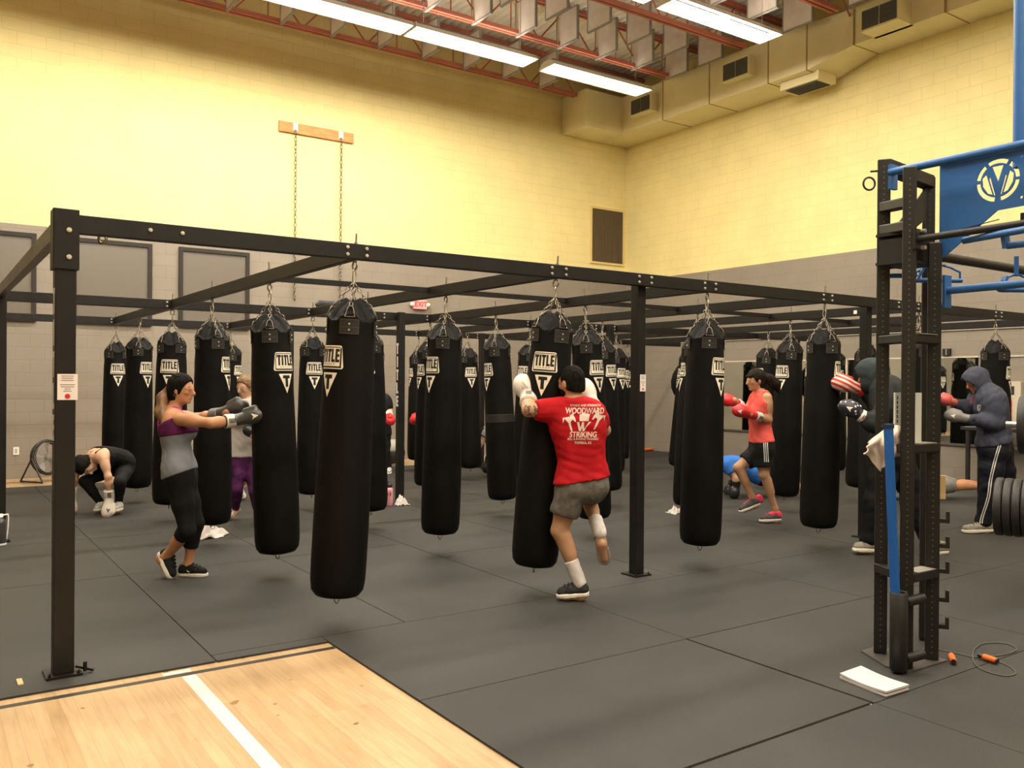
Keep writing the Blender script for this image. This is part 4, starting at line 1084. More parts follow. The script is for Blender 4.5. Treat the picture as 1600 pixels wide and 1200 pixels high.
def field(items, h, k=.03, wr=0.0, clips=(), seed=0.0, sub=()):
    k0 = k
    los, his = [], []
    for p, infl, cl, *_ in items:
        a, b = p.box(); los.append(a-infl-.03); his.append(b+infl+.03)
    lo = np.min(los, 0); hi = np.max(his, 0); shape = np.ceil((hi-lo)/h).astype(int)+1
    F = np.full(shape, 9.0, np.float32)
    ax = [lo[i]+h*np.arange(shape[i]) for i in range(3)]
    for p, infl, cl, *kk in items:
        k = kk[0] if kk else k0
        a, b = p.box(); i0, i1 = _grid_slice(lo, h, shape, a-infl-k-2*h, b+infl+k+2*h)
        X, Y, Z = ax[0][i0[0]:i1[0], None, None], ax[1][None, i0[1]:i1[1], None], ax[2][None, None, i0[2]:i1[2]]
        d = p.d(X, Y, Z)-infl
        for pt, n in cl: d = np.maximum(d, (X-pt[0])*n[0]+(Y-pt[1])*n[1]+(Z-pt[2])*n[2])
        S = (slice(i0[0], i1[0]), slice(i0[1], i1[1]), slice(i0[2], i1[2])); f = F[S]
        g_ = np.maximum(k-np.abs(f-d), 0)/k
        F[S] = np.minimum(f, d)-g_*g_*k*.25
    X, Y, Z = ax[0][:, None, None], ax[1][None, :, None], ax[2][None, None, :]
    if wr:
        r_ = np.random.default_rng(int(seed*10)+3); w_ = 0
        for fr in (17, 26, 38, 55):
            a_ = N_(r_.normal(size=3)*np.array((1, 1, 1.25)))*fr; b_ = N_(r_.normal(size=3))*fr*.6
            w_ = w_+(1-1.6*np.abs(np.sin(a_[0]*X+a_[1]*Y+a_[2]*Z+1.5*np.sin(b_[0]*X+b_[1]*Y+b_[2]*Z))))*(20/fr)**.5
        F = F+wr*.75*w_*(F < 1)
    for q_ in sub: F = np.maximum(F, -q_.d(X, Y, Z))
    for pt, n in clips: F = np.maximum(F, (X-pt[0])*n[0]+(Y-pt[1])*n[1]+(Z-pt[2])*n[2])
    return F.astype(np.float32), lo
CORN = [np.array((i, j, k)) for i in (0, 1) for j in (0, 1) for k in (0, 1)]
def surface_nets(F, lo, h):
    S = F < 0; n = np.array(F.shape)-1
    any_ = np.zeros(n, bool); all_ = np.ones(n, bool)
    for c in CORN:
        q = S[c[0]:c[0]+n[0], c[1]:c[1]+n[1], c[2]:c[2]+n[2]]; any_ |= q; all_ &= q
    idx = np.argwhere(any_ & ~all_)
    if not len(idx): return np.zeros((0, 3)), np.zeros((0, 4), int)
    acc = np.zeros((len(idx), 3)); cnt = np.zeros(len(idx))
    for a in CORN:
        for ax_ in range(3):
            if a[ax_]: continue
            b = a.copy(); b[ax_] = 1; ia, ib = idx+a, idx+b
            va, vb = F[ia[:, 0], ia[:, 1], ia[:, 2]], F[ib[:, 0], ib[:, 1], ib[:, 2]]
            cr = (va < 0) != (vb < 0); t = np.where(cr, va/np.where(va == vb, 1, va-vb), 0)
            p = a[None, :]+t[:, None]*(b-a)[None, :]
            acc += np.where(cr[:, None], p, 0); cnt += cr
    V = lo+h*(idx+acc/cnt[:, None])
    ids = np.full(n, -1, int); ids[idx[:, 0], idx[:, 1], idx[:, 2]] = np.arange(len(idx))
    quads = []
    for d in range(3):
        e1, e2 = (d+1) % 3, (d+2) % 3
        sl0 = [slice(1, n[k]) for k in range(3)]; sl0[d] = slice(0, n[d]); sl1 = list(sl0); sl1[d] = slice(1, n[d]+1)
        A, B = S[tuple(sl0)], S[tuple(sl1)]
        pos = np.argwhere(A != B); off = np.ones(3, int); off[d] = 0
        g_ = pos+off; inside = A[pos[:, 0], pos[:, 1], pos[:, 2]]
        q = []
        for da, db in ((1, 1), (0, 1), (0, 0), (1, 0)):
            c = g_.copy(); c[:, e1] -= da; c[:, e2] -= db; q.append(ids[c[:, 0], c[:, 1], c[:, 2]])
        q = np.stack(q, 1); q[~inside] = q[~inside][:, ::-1]
        quads.append(q[(q >= 0).all(1)])
    return V, np.concatenate(quads)
def quick_mesh(name, V, Q, mats, parent, relax=1, mi=None):
    if relax and len(Q):
        nb = np.zeros_like(V); ct = np.zeros(len(V))
        for _ in range(relax):
            nb[:] = 0; ct[:] = 0
            for a in range(4):
                np.add.at(nb, Q[:, a], V[Q[:, (a+1) % 4]]+V[Q[:, (a+3) % 4]]); np.add.at(ct, Q[:, a], 2)
            V = V*.5+.5*nb/np.maximum(ct, 1)[:, None]
    org = np.array(ORG[parent]) if parent is not None else np.zeros(3)
    me = bpy.data.meshes.new(name)
    me.vertices.add(len(V)); me.vertices.foreach_set('co', (V-org).astype(np.float32).ravel())
    me.loops.add(len(Q)*4); me.loops.foreach_set('vertex_index', Q.astype(np.int32).ravel())
    me.polygons.add(len(Q)); me.polygons.foreach_set('loop_start', np.arange(0, len(Q)*4, 4, dtype=np.int32)); me.polygons.foreach_set('use_smooth', np.ones(len(Q), bool))
    for m in (mats if isinstance(mats, (list, tuple)) else [mats]): me.materials.append(m)
    if mi is not None: me.polygons.foreach_set('material_index', mi.astype(np.int32))
    me.update(calc_edges=True); me.validate()
    o = bpy.data.objects.new(name, me); COL.objects.link(o)
    if parent is not None: o.parent = parent
    ORG[o] = V3(org)
    return o
def sdf_part(name, items, m, parent, h=.009, k=.02, wr=0.0, clips=(), relax=1, label=None, seed=0.0, sub=()):
    F, lo = field(items, h, k, wr, clips, seed, sub); V, Q = surface_nets(F, lo, h)
    o = quick_mesh(name, V, Q, m, parent, relax)
    return setp(o, label)
def N_(v): v = np.array(v, float); return v/np.linalg.norm(v)
R_, U_, F_ = np.array(CR), np.array((0., 0., 1.)), N_((CF.x, CF.y, 0))      # photo right, up, away from the camera
def skin(name, c, rough=.5): return mat(name, c, rough, var=.10, vscale=9, spec=.35)
EYE = mat('eye_white', (.6, .56, .5), .3); IRIS = mat('iris_dark', (.02, .012, .008), .2); LIP = mat('lip_pink', (.36, .12, .09), .5)
def cloth(name, c, var=.12, vs=14, rough=.8): return mat(name, c, rough, var=var, vscale=vs, bump=.15, bscale=260, spec=.2)

class Person:
    def __init__(s, label, D, base, scale=1.0, female=False, h=.0095, group=None):
        s.D, s.k, s.f, s.h = D, scale, female, h
        b = dep(base[0], base[1], D); b.z = 0
        s.t = thing('person', label, 'person', b, group); s.P = {}; s.prims = {}
    def at(s, x, y, dd=0.0): return np.array(dep(x, y, s.D+dd))
    def joints(s, **kw):
        for n, q in kw.items():
            s.P[n] = s.at(*q)
            if n[:3] in ('hee', 'toe'): s.P[n][2] = max(s.P[n][2], .0)
    def head(s, x, y, dd, fwd, up=(0, 0, 1), scale=1.0):
        f = N_(fwd); u = np.array(up, float); u = N_(u-f*(u @ f)); r = np.cross(f, u)
        s.hc, s.hf, s.hu, s.hr, s.hs = s.at(x, y, dd), f, u, r, scale*s.k
    def hp(s, f=0, u=0, r=0): return s.hc+s.hs*(s.hf*f+s.hu*u+s.hr*r)
    def build_prims(s):
        P, k, q = s.P, s.k, s.prims; g = 1 if s.f else 0
        # torso: bars across the spine between hips and shoulders
        pel, wai, che, nek = P['pelvis'], P['waist'], P['chest'], P['neck']
        lh = N_(P['hipB']-P['hipA']); ls = N_(P['shoB']-P['shoA'])
        pts = [pel, wai, che, nek]
        def sp(t):
            t = t*3; i = min(2, int(t)); f = t-i; p0, p1, p2, p3 = pts[max(0, i-1)], pts[i], pts[i+1], pts[min(3, i+2)]
            return .5*((2*p1)+(p2-p0)*f+(2*p0-5*p1+4*p2-p3)*f*f+(3*p1-p0-3*p2+p3)*f**3)
        prof = ((0, .085+.012*g, .100), (.12, .088+.012*g, .102), (.24, .078, .094-.004*g), (.36, .070-.006*g, .088-.008*g), (.50, .082-.010*g, .094-.010*g), (.66, .102-.016*g, .101-.010*g), (.80, .118-.022*g, .090-.010*g), (.92, .095-.014*g, .062-.006*g))
        if getattr(s, 'wide', None): prof = tuple((a, b*s.wide, c*s.wide) for a, b, c in prof)
        q['torso'] = []; s.bars = []
        for t, hw, r in prof:
            c = sp(t); l = N_(lh*(1-t)+ls*t); s.bars.append((c, l, hw*k, r*k))
        for (c0, l0, w0, r0), (c1, l1, w1, r1) in zip(s.bars, s.bars[1:]):
            for f in (0, .5):
                c, l, w, r = c0+(c1-c0)*f, N_(l0+(l1-l0)*f), w0+(w1-w0)*f, r0+(r1-r0)*f
                q['torso'].append(Cone(c-l*w, c+l*w, r))
        q['torso'].append(Cone(s.bars[-1][0]-s.bars[-1][1]*s.bars[-1][2], s.bars[-1][0]+s.bars[-1][1]*s.bars[-1][2], s.bars[-1][3]))
        if s.f:
            fr = N_(np.cross(ls, che-wai)); fr = fr if fr @ s.hf > 0 else -fr
            for sg in (-1, 1): q['torso'].append(Ell(che+fr*.085*k+ls*sg*.07*k-N_(che-wai)*.02*k, np.eye(3), (.062*k,)*3))
        q['neck'] = [Cone(nek-N_(nek-che)*.03, s.hp(-.02, -.06), .060*k*(1-.10*g), .054*k*(1-.10*g)), Cone(P['shoA']*.55+nek*.45, nek, .045*k, .05*k), Cone(P['shoB']*.55+nek*.45, nek, .045*k, .05*k)]
        for A in 'AB':
            sh, el, wr = P['sho'+A], P['elb'+A], P['wri'+A]; m = 1-.14*g
            q['uarm'+A] = [Cone(sh, sh+(el-sh)*.45, .061*k*m, .054*k*m), Cone(sh+(el-sh)*.3, el, .053*k*m, .042*k*m)]
            q['farm'+A] = [Cone(el, el+(wr-el)*.35, .042*k*m, .046*k*m), Cone(el+(wr-el)*.35, wr, .046*k*m, .029*k*m)]
            hi, kn, an = P['hip'+A], P['kne'+A], P['ank'+A]; m = 1-.05*g
            q['thigh'+A] = [Cone(hi, hi+(kn-hi)*.5, .093*k, .078*k*m), Cone(hi+(kn-hi)*.5, kn, .078*k*m, .056*k*m)]
            ax_ = N_(an-kn); th = N_(kn-hi); back = th-ax_*(th @ ax_); nb = np.linalg.norm(back); tv = N_(P['toe'+A]-P['hee'+A])
            back = -(tv-ax_*(tv @ ax_)); back = N_(back) if np.linalg.norm(back) > .2 else (N_(-th+ax_*(th @ ax_)) if nb > .05 else np.zeros(3))
            q['shin'+A] = [Cone(kn, an, .053*k*m, .036*k*m), Cone(kn+(an-kn)*.18+back*.018*k, kn+(an-kn)*.5+back*.014*k, .050*k*m, .043*k*m)]
            q['foot'+A] = [Cone(an, P['hee'+A]*.75+P['toe'+A]*.25, .034*k, .03*k), Cone(P['hee'+A]*.75+P['toe'+A]*.25, P['hee'+A]*.25+P['toe'+A]*.75, .03*k, .026*k)]
            q['hand'+A] = [Cone(wr, wr+N_(wr-el)*.09*k, .028*k, .034*k)]
        pl = .035*k
        q['glute'] = [Ell(P['hip'+A]*.8+pel*.2, np.eye(3), (.105*k, .105*k, .105*k)) for A in 'AB']
        Rm = np.stack([s.hr, s.hf, s.hu], 1); e = s.hs
        q['head'] = [Ell(s.hp(-.006, .028), Rm, (.074*e, .094*e, .088*e)), Ell(s.hp(.020, -.040), Rm, (.060*e, .070*e, .074*e)), Ell(s.hp(.050, -.088), Rm, (.028*e, .032*e, .022*e)),
                     Ell(s.hp(.070, .012), Rm, (.052*e, .026*e, .018*e))]
        q['face'] = [Cone(s.hp(.092, .010), s.hp(.114, -.028), .0105*e, .0155*e), Cone(s.hp(.106, -.034), s.hp(.090, -.036), .013*e, .016*e), Ell(s.hp(.088, -.064), Rm, (.025*e, .014*e, .014*e)), Ell(s.hp(.076, -.096), Rm, (.024*e, .018*e, .018*e))] + \
                    [Ell(s.hp(-.006, -.012, sg*.074), Rm, (.014*e, .021*e, .033*e)) for sg in (-1, 1)] + [Ell(s.hp(.066, -.022, sg*.038), Rm, (.024*e, .022*e, .020*e)) for sg in (-1, 1)]
    ALL = ['torso', 'glute', 'neck', 'head'] + [a+b for a in ('uarm', 'farm', 'thigh', 'shin', 'foot', 'hand') for b in 'AB']
    def items(s, tags, infl=0.0, clips=()): return [(p, infl, clips) for t in tags for p in s.prims[t]]
    def body(s, m):
        it = s.items(s.ALL)
        F, lo = field(it, s.h, .032)
        # face features blend tightly
        it2 = [(q_, 0.0, (), .008) for q_ in s.prims['face']]
        F2, lo2 = field(it+it2, s.h, .032)
        V, Q = surface_nets(F2, lo2, s.h)
        s.b = quick_mesh('body', V, Q, m, s.t, 1)
        return s.b
    def wear(s, name, spec, m, k=.03, wr=0.0, clips=(), h=None, seed=1.0, label=None, parent=None, sub=()):
        """spec: list of (tags, inflate, [(point, normal)...])"""
        it = []
        for tags, infl, cl in spec: it += s.items(tags, infl, cl)
        return sdf_part(name, it, m, parent or s.t, h or s.h, k, wr, clips, 1, label, seed, sub)
    def face_bits(s, hairc, lip=True, scale=1.0):
        e = s.hs; Rm = np.stack([s.hr, s.hf, s.hu], 1); Rm = Matrix([list(r) for r in Rm])
        for sg in (-1, 1):
            c = s.hp(.078, .000, sg*.031)
            o = MB().ell(c, .0135*e, .010*e, .0085*e, Rm, 10, 6).build('eye', EYE, s.t)
            MB().ell(s.hp(.0875, .000, sg*.031), .0055*e, .003*e, .0058*e, Rm, 8, 5).build('iris', IRIS, o)
            MB().tube([s.hp(.088, .022, sg*.014), s.hp(.089, .028, sg*.03), s.hp(.076, .023, sg*.05)], .0038*e, 6).build('eyebrow', hairc, s.t)
        if lip: MB().ell(s.hp(.0935, -.062), .021*e, .006*e, .0075*e, Rm, 10, 6).build('lips', LIP, s.t)
    def hair(s, m, infl=.018, line=(.055, .038), slope=(.88, -.47), extra=(), low=None, h=.0075, label=None, wr=.0025):
        """cap over the skull, cut by the hairline plane; extra = more prims (ponytail...)"""
        n = s.hf*slope[0]+s.hu*slope[1]; pt = s.hp(line[0], line[1])
        Rm = np.stack([s.hr, s.hf, s.hu], 1); e = s.hs
        cl = [(pt, N_(n))]
        if low is not None: cl.append((s.hp(0, low), N_(-s.hu+.25*s.hf)))
        it = [(Ell(s.hp(-.010, .030), Rm, (.074*e, .096*e, .090*e)), infl*e, cl), (Ell(s.hp(-.036, -.030), Rm, (.068*e, .066*e, .078*e)), infl*e*.8, cl+[(s.hp(-.012, 0), s.hf)])]
        it += [(p, 0.0, ()) for p in extra]
        return sdf_part('hair', it, m, s.t, h, .02, wr, (), 1, label)
    def glove(s, A, m, cuffm, side=None, size=1.0, curl=None, name='boxing_glove', fist=None, band=None, mark=None):
        el, wr = s.P['elb'+A], s.P['wri'+A]; d = N_(wr-el); e = size*s.k
        fc = s.P.get('fist'+A); fc = wr+d*.120*e if fc is None else fc
        d2 = N_(fc-wr); L = np.linalg.norm(fc-wr)
        sd = N_(np.array(side if side is not None else (0, 0, 1.0))-d2*(np.array(side if side is not None else (0, 0, 1.0)) @ d2)); up = np.cross(d2, sd)
        Rm = np.stack([d2, sd, up], 1)
        it = [(Ell(fc, Rm, (.078*e, .066*e, .068*e)), 0, ()), (Ell(fc+d2*.028*e+up*.012*e, Rm, (.066*e, .060*e, .062*e)), 0, ()), (Cone(wr+d2*.01*e, fc-d2*.03*e, .043*e, .056*e), 0, ()),
              (Cone(fc-d2*.055*e+sd*.052*e, fc+d2*.020*e+sd*.060*e+up*.02*e, .024*e, .026*e), 0, ()), (Cone(wr-d*.075*e, wr+d2*.02*e, .049*e, .042*e), 0, [(wr-d*.075*e, -d)])]
        o = sdf_part(name, it, m, s.t, max(.0065, s.h*.75), .016)
        c = sdf_part('cuff_strap', [(Cone(wr-d*.072*e, wr+d*.006*e, .0555*e, .052*e), 0, [(wr-d*.070*e, -d), (wr+d*.008*e, d)])], band or cuffm, o, max(.006, s.h*.7), .01)
        if mark is not None:
            # dark letters on the cuff strap and a pale pennant on the back of the hand, facing the viewer
            vw = N_(np.array(CO)-wr); vw = N_(vw-d*(vw @ d)); tn = np.cross(vw, d)
            mb = MB()
            for q_ in range(5):
                p0 = wr-d*(.058-q_*.0105)*e+vw*.0575*e
                mb.add([V3(p0-tn*.018*e), V3(p0-tn*.018*e+d*.0062*e), V3(p0+tn*.018*e+d*.0062*e), V3(p0+tn*.018*e)], [(0, 1, 2, 3)])
            mb.build('strap_lettering', INK, c)
            sf = OnSurface(o); c = pix(fc); a = np.array(pix(fc+d2*.05))-np.array(c); a = a/max(1e-6, np.linalg.norm(a)); b = np.array((-a[1], a[0])); q_ = FPX/s.D*e
            vs = [sf.at(c[0]+(a[0]*f+b[0]*g_)*q_, c[1]+(a[1]*f+b[1]*g_)*q_, .004) for f, g_ in ((.036, 0), (.01, .0115), (-.020, .024), (-.008, 0), (-.020, -.024), (.01, -.0115))]
            if all(v is not None for v in vs): MB().add(vs, [(0, 1, 3), (1, 2, 3), (0, 3, 5), (3, 4, 5)]).build('pennant_mark', mark, o)
        return o
    def shoe(s, A, up, m, solem, size=1.0, lace=None, sock=None, name='shoe', swoosh=None):
        e = size*s.k; he, to, an = s.P['hee'+A], s.P['toe'+A], s.P['ank'+A]
        d = N_(to-he); u = np.array(up, float); u = N_(u-d*(u @ d)); L = np.linalg.norm(to-he)
        if L < .20*e: to = he+d*.25*e; L = .25*e
        h0, t0 = he+d*.04*e, to-d*.042*e; mid = he*.45+to*.55
        it = [(Cone(h0+u*.045*e, mid+u*.046*e, .037*e, .039*e), 0, ()), (Cone(mid+u*.044*e, t0+u*.036*e, .040*e, .034*e), 0, ()), (Cone(h0+u*.05*e, h0+d*.012*e+u*.088*e, .037*e, .036*e), 0, [(h0+u*.092*e, u)]), (Cone(mid-d*.03*e+u*.062*e, h0+d*.04*e+u*.082*e, .028*e, .03*e), 0, [(h0+u*.098*e, u)])]
        o = sdf_part(name, it, m, s.t, max(.0065, s.h*.75), .02, clips=[(he+u*.016*e, -u)])
        sdf_part('sole', [(Slab(h0+u*.012*e, t0+u*.012*e, .040*e, .041*e, u, .013*e), 0, ()), (Slab(mid+u*.012*e, t0-d*.03*e+u*.012*e, .044*e, .046*e, u, .013*e), 0, ())], solem, o, max(.006, s.h*.7), .012)
        if lace is not None:
            mb = MB(); sdv = np.cross(d, u)
            for q_ in range(4):
                c = mid+d*(.035-q_*.026)*e+u*(.080+q_*.009)*e
                mb.tube([c-sdv*.026*e-u*.008*e, c+u*.006*e, c+sdv*.026*e-u*.008*e], .005*e, 5)
            mb.build('laces', lace, o)
        if swoosh is not None:
            vw = N_(np.array(CO)-mid); sdv = np.cross(d, u); sdv = sdv if sdv @ vw > 0 else -sdv
            c = mid-d*.012*e+u*.046*e+sdv*.0408*e
            mb = MB(); mb.add([V3(c+d*.045*e+u*.020*e-sdv*.006*e), V3(c-d*.012*e-u*.010*e), V3(c-d*.032*e-u*.004*e), V3(c-d*.036*e+u*.010*e), V3(c-d*.022*e-u*.000*e)], [(0, 1, 4), (1, 2, 3, 4)]); mb.build('tick_mark', swoosh, o)
        if sock is not None:
            ax_ = N_(s.P['kne'+A]-an)
            sdf_part('sock', [(Cone(an-ax_*.03*e, an+ax_*sock[1]*e, .047*e, .050*e), 0, [(an+ax_*sock[1]*e, ax_)])], sock[0], s.t, max(.007, s.h*.8), .02, .0015)
        return o
def pix(P): v = V3(P)-CO; z = v.dot(CF); return 800+FPX*v.dot(CR)/z, 600-FPX*v.dot(CU)/z
class OnSurface:
    def __init__(s, o): s.b = BVHTree.FromObject(o, bpy.context.evaluated_depsgraph_get()); s.og = ORG[o]
    def at(s, x, y, off=.004):
        d = ray(x, y).normalized(); h_ = s.b.ray_cast(CO-s.og, d, 60)
        return h_[0]+s.og-d*off if h_[0] else None
def ribbon(surf, path, w, off=.004):
    L_ = [q for q in (surf.at(a, b, off) for a, b in path) if q is not None]; mb = MB(); vs = []
    for v in L_: vs += [v-V3(R_)*w/2, v+V3(R_)*w/2]
    return mb.add(vs, [(2*i, 2*i+1, 2*i+3, 2*i+2) for i in range(len(L_)-1)])
def seg(a, b, f): return a+(b-a)*f
WSOLE = mat('white_sole', (.70, .64, .54), .6); WGL = mat('glove_white', (.72, .64, .55), .45); BGL = mat('glove_black', (.018, .018, .018), .38); RGL = mat('glove_red', (.60, .022, .03), .42)
GGL = mat('glove_grey', (.055, .053, .052), .34, spec=.6); SOCK = cloth('white_sock', (.66, .60, .57))
SK1 = skin('skin_warm', (.52, .25, .13)); SK2 = skin('skin_tan', (.50, .27, .15)); SK3 = skin('skin_fair', (.62, .36, .23))
HAIRD = mat('hair_dark', (.0065, .005, .004), .75, var=.6, vscale=50, stretch=(1, 1, .25), spec=.12, bump=.9, bscale=70, bdist=.02); HAIRB = mat('hair_brown', (.016, .0095, .006), .72, var=.6, vscale=50, stretch=(1, 1, .25), spec=.15, bump=.9, bscale=70, bdist=.02)
CBLK = cloth('black_jersey', (.011, .0105, .011)); 
# lengths printed while posing
def check(p):
    if not DEBUG_POSE: return
    P = p.P; L = lambda a, b: round(float(np.linalg.norm(P[a]-P[b])), 2)
    print('POSE', p.t['label'][:40], 'uarm', L('shoA', 'elbA'), L('shoB', 'elbB'), 'farm', L('elbA', 'wriA'), L('elbB', 'wriB'), 'thigh', L('hipA', 'kneA'), L('hipB', 'kneB'), 'shin', L('kneA', 'ankA'), L('kneB', 'ankB'), 'spine', L('pelvis', 'neck'), 'shw', L('shoA', 'shoB'), 'foot', L('heeA', 'toeA'), L('heeB', 'toeB'), 'z', [round(float(P[x][2]), 2) for x in ('heeA', 'toeA', 'heeB', 'toeB')])
DEBUG_POSE = False
# 1 -- woman with the ponytail, facing right, both arms out
p = Person('woman in grey tank top and black capris with ponytail, arms stretched out punching a bag', 6.72, (290, 900), 1.0, True, .0085)
p.joints(pelvis=(282, 742), waist=(277, 706), chest=(272, 671), neck=(268, 645), hipA=(280, 750, -.09), hipB=(285, 750, .09), shoA=(282, 655, -.16), shoB=(272, 651, .17),
         elbA=(329, 661, -.22), wriA=(365, 657, -.10), fistA=(397, 650, -.06), elbB=(312, 653, .18), wriB=(342, 647, .11), fistB=(372, 637, .10),
         kneA=(293, 829, -.12), ankA=(261, 868, .02), heeA=(247, 864, .05), toeA=(262, 898, -.02), kneB=(306, 818, .06), ankB=(293, 884, .07), heeB=(279, 903, .07), toeB=(325, 904, .05))
p.head(283, 608, .0, R_*.98-F_*.10-U_*.10, U_+R_*.05, .95)
p.build_prims(); check(p); p.body(SK1)
TANK = cloth('tank_grey', (.20, .205, .23), .3, 4); PLUM = cloth('bra_plum', (.10, .012, .07), .4, 20); MAG = cloth('bra_magenta', (.50, .05, .26))
tu = N_(p.P['chest']-p.P['waist'])
armpit = p.P['chest']+tu*.005
p.wear('tank_top', [(['torso', 'glute'], .016, ())], TANK, wr=.0018, clips=[(armpit, tu), (p.at(281, 741), N_(-tu+R_*.22))], label='grey tank top', seed=2)
p.wear('sports_bra', [(['torso'], .0235, [(p.P['chest']+tu*.055, N_(tu-R_*.3))])], PLUM, clips=[(p.P['chest']-tu*.045, -tu)], label='plum sports bra')
MB().ell(p.P['chest']+R_*.115-F_*.085-tu*.022, .040, .030, .026).build('bra_panel', MAG, p.t)
ns = N_(p.P['shoA']-p.P['shoB'])
for sg in (-1, 1):
    a = p.P['neck']*.62+(p.P['shoA'] if sg > 0 else p.P['shoB'])*.38
    MB().tube(smooth_path([V3(q) for q in (p.P['chest']-R_*.115+ns*sg*.02+tu*.01, p.P['chest']*.4+p.P['neck']*.6-R_*.095+ns*sg*.05, a-R_*.02+U_*.058, a+R_*.05+U_*.03, p.P['chest']+R_*.10+ns*sg*.06+tu*.04)]), .010, 6).build('strap', MAG, p.t)
LEG = cloth('legging_black', (.0085, .008, .0085))
ka, kb = p.P['kneA'], p.P['kneB']; sa, sb = N_(p.P['ankA']-ka), N_(p.P['ankB']-kb)
p.wear('capri_leggings', [(['torso'], .009, [(p.at(281, 728), tu)]), (['glute', 'thighA', 'thighB'], .008, ()), (['shinA'], .008, [(ka+sa*.09, sa)]), (['shinB'], .009, [(kb+sb*.19, sb)])], LEG, label='black capri leggings')
n0 = p.hp(-.085, .035)
p.hair(HAIRD, .015, (.060, .036), (.90, -.44), label='dark hair pulled back')
TAIL = mat('hair_highlight', (.20, .105, .045), .5, var=.5, vscale=40, stretch=(1, 1, .15))
sdf_part('ponytail', [(Cone(p.hp(-.085, .02), p.at(254, 622, -.02), .030, .036), 0, ()), (Cone(p.at(254, 622, -.02), p.at(252, 645, -.05), .040, .046), 0, ()), (Cone(p.at(252, 645, -.05), p.at(262, 668, -.12), .046, .022), 0, ())], TAIL, p.t, .008, .03, .004, label='blond tipped ponytail')
p.face_bits(HAIRD)
MB().tube([p.hp(-.004, -.045, sg*.078) + np.array((0, 0, 0)) + .012*(p.hf*math.cos(t_)+p.hu*math.sin(t_)) for sg in (1,) for t_ in [i*PI/6 for i in range(12)]], .0015, 5, closed=True).build('earring', STEEL, p.t)
p.glove('A', GGL, WGL, side=U_, mark=CREAM); p.glove('B', GGL, mat('cuff_grey', (.16, .15, .14), .5), side=U_)
SHK = cloth('black_shoe_mesh', (.012, .012, .012))
p.shoe('B', U_, SHK, WSOLE, 1.0, INK, swoosh=WHITE); p.shoe('A', N_(R_*.9+U_*.45), SHK, WSOLE, 1.0, INK)

# 2 -- man in the red T-shirt, seen from behind, kneeing the bag
p = Person('man in red T-shirt and grey shorts seen from behind, kneeing a heavy bag', 6.12, (900, 932), 1.03, False, .0085)
p.joints(pelvis=(911, 757), waist=(908, 716), chest=(903, 668), neck=(897, 630), hipA=(893, 764, -.02), hipB=(925, 762, -.01), shoA=(869, 641, .02), shoB=(929, 643, -.02),
         elbA=(826, 641, -.06), wriA=(826, 623, .13), fistA=(819, 604, .20), elbB=(944, 672, .22), wriB=(926, 632, .36), fistB=(916, 612, .43),
         kneA=(874, 829, .0), ankA=(903, 904, -.02), heeA=(921, 930, -.03), toeA=(869, 934, -.01), kneB=(916, 772, .40), ankB=(936, 828, .04), heeB=(938, 838, -.02), toeB=(946, 884, .06))
p.head(893, 598, .03, -R_*.62+F_*.78-U_*.06, U_-R_*.04, .98)
p.wide = .87
p.build_prims(); check(p); p.body(SK2)
RED_T = cloth('red_cotton', (.43, .0065, .011), .10, 8)
tu = N_(p.P['chest']-p.P['waist'])
def sleeve(A, f, infl, flare=0.0): sh, el = p.P['sho'+A], p.P['elb'+A]; return (['uarm'+A], infl, [(seg(sh, el, f), N_(el-sh))])
shirt = p.wear('t_shirt', [(['torso'], .014, ()), (['glute'], .015, ()), (['thighA', 'thighB'], .030, ()), (['neck'], .010, [(p.P['neck']+tu*.02, N_(tu))]), sleeve('A', .74, .021), sleeve('B', .66, .014)], RED_T, .04, .0035, [(p.at(911, 750), N_(-U_+.16*R_))], label='red T-shirt', seed=4)
SH = cloth('grey_shorts', (.135, .118, .10), .25, 30)
def legcut(A, f, infl): h_, k_ = p.P['hip'+A], p.P['kne'+A]; return (['thigh'+A], infl, [(seg(h_, k_, f), N_(k_-h_))])
p.wear('shorts', [(['torso'], .010, [(p.at(910, 738), U_)]), (['glute'], .006, ()), legcut('A', .60, .020), legcut('B', .60, .016)], SH, .03, .003, label='grey shorts', seed=7)
p.hair(HAIRD, .006, (.045, .04), (.88, -.47), low=-.050, wr=.0012, label='short black hair')
Rm = np.stack([p.hr, p.hf, p.hu], 1)
sdf_part('beard', [(Ell(p.hp(.026, -.062), Rm, (.060*p.hs, .072*p.hs, .056*p.hs)), .005, [(p.hp(.0, -.035), N_(p.hu-.35*p.hf)), (p.hp(-.005, 0), -p.hf)])], HAIRD, p.t, .007, .01)
p.face_bits(HAIRD, False)
p.glove('A', WGL, WGL, side=R_, size=1.16, mark=mat('pale_mark', (.45, .40, .34), .5)); p.glove('B', WGL, WGL, side=-R_, size=1.1)
KNIT = cloth('dark_knit', (.035, .034, .034), .5, 60)
p.shoe('A', U_, KNIT, mat('bright_sole', (.80, .72, .64), .6), 1.02, INK, (SOCK, .13)); p.shoe('B', N_(F_*.95+U_*.25), KNIT, mat('worn_sole', (.36, .29, .22), .7), 1.0, None, (SOCK, .12))
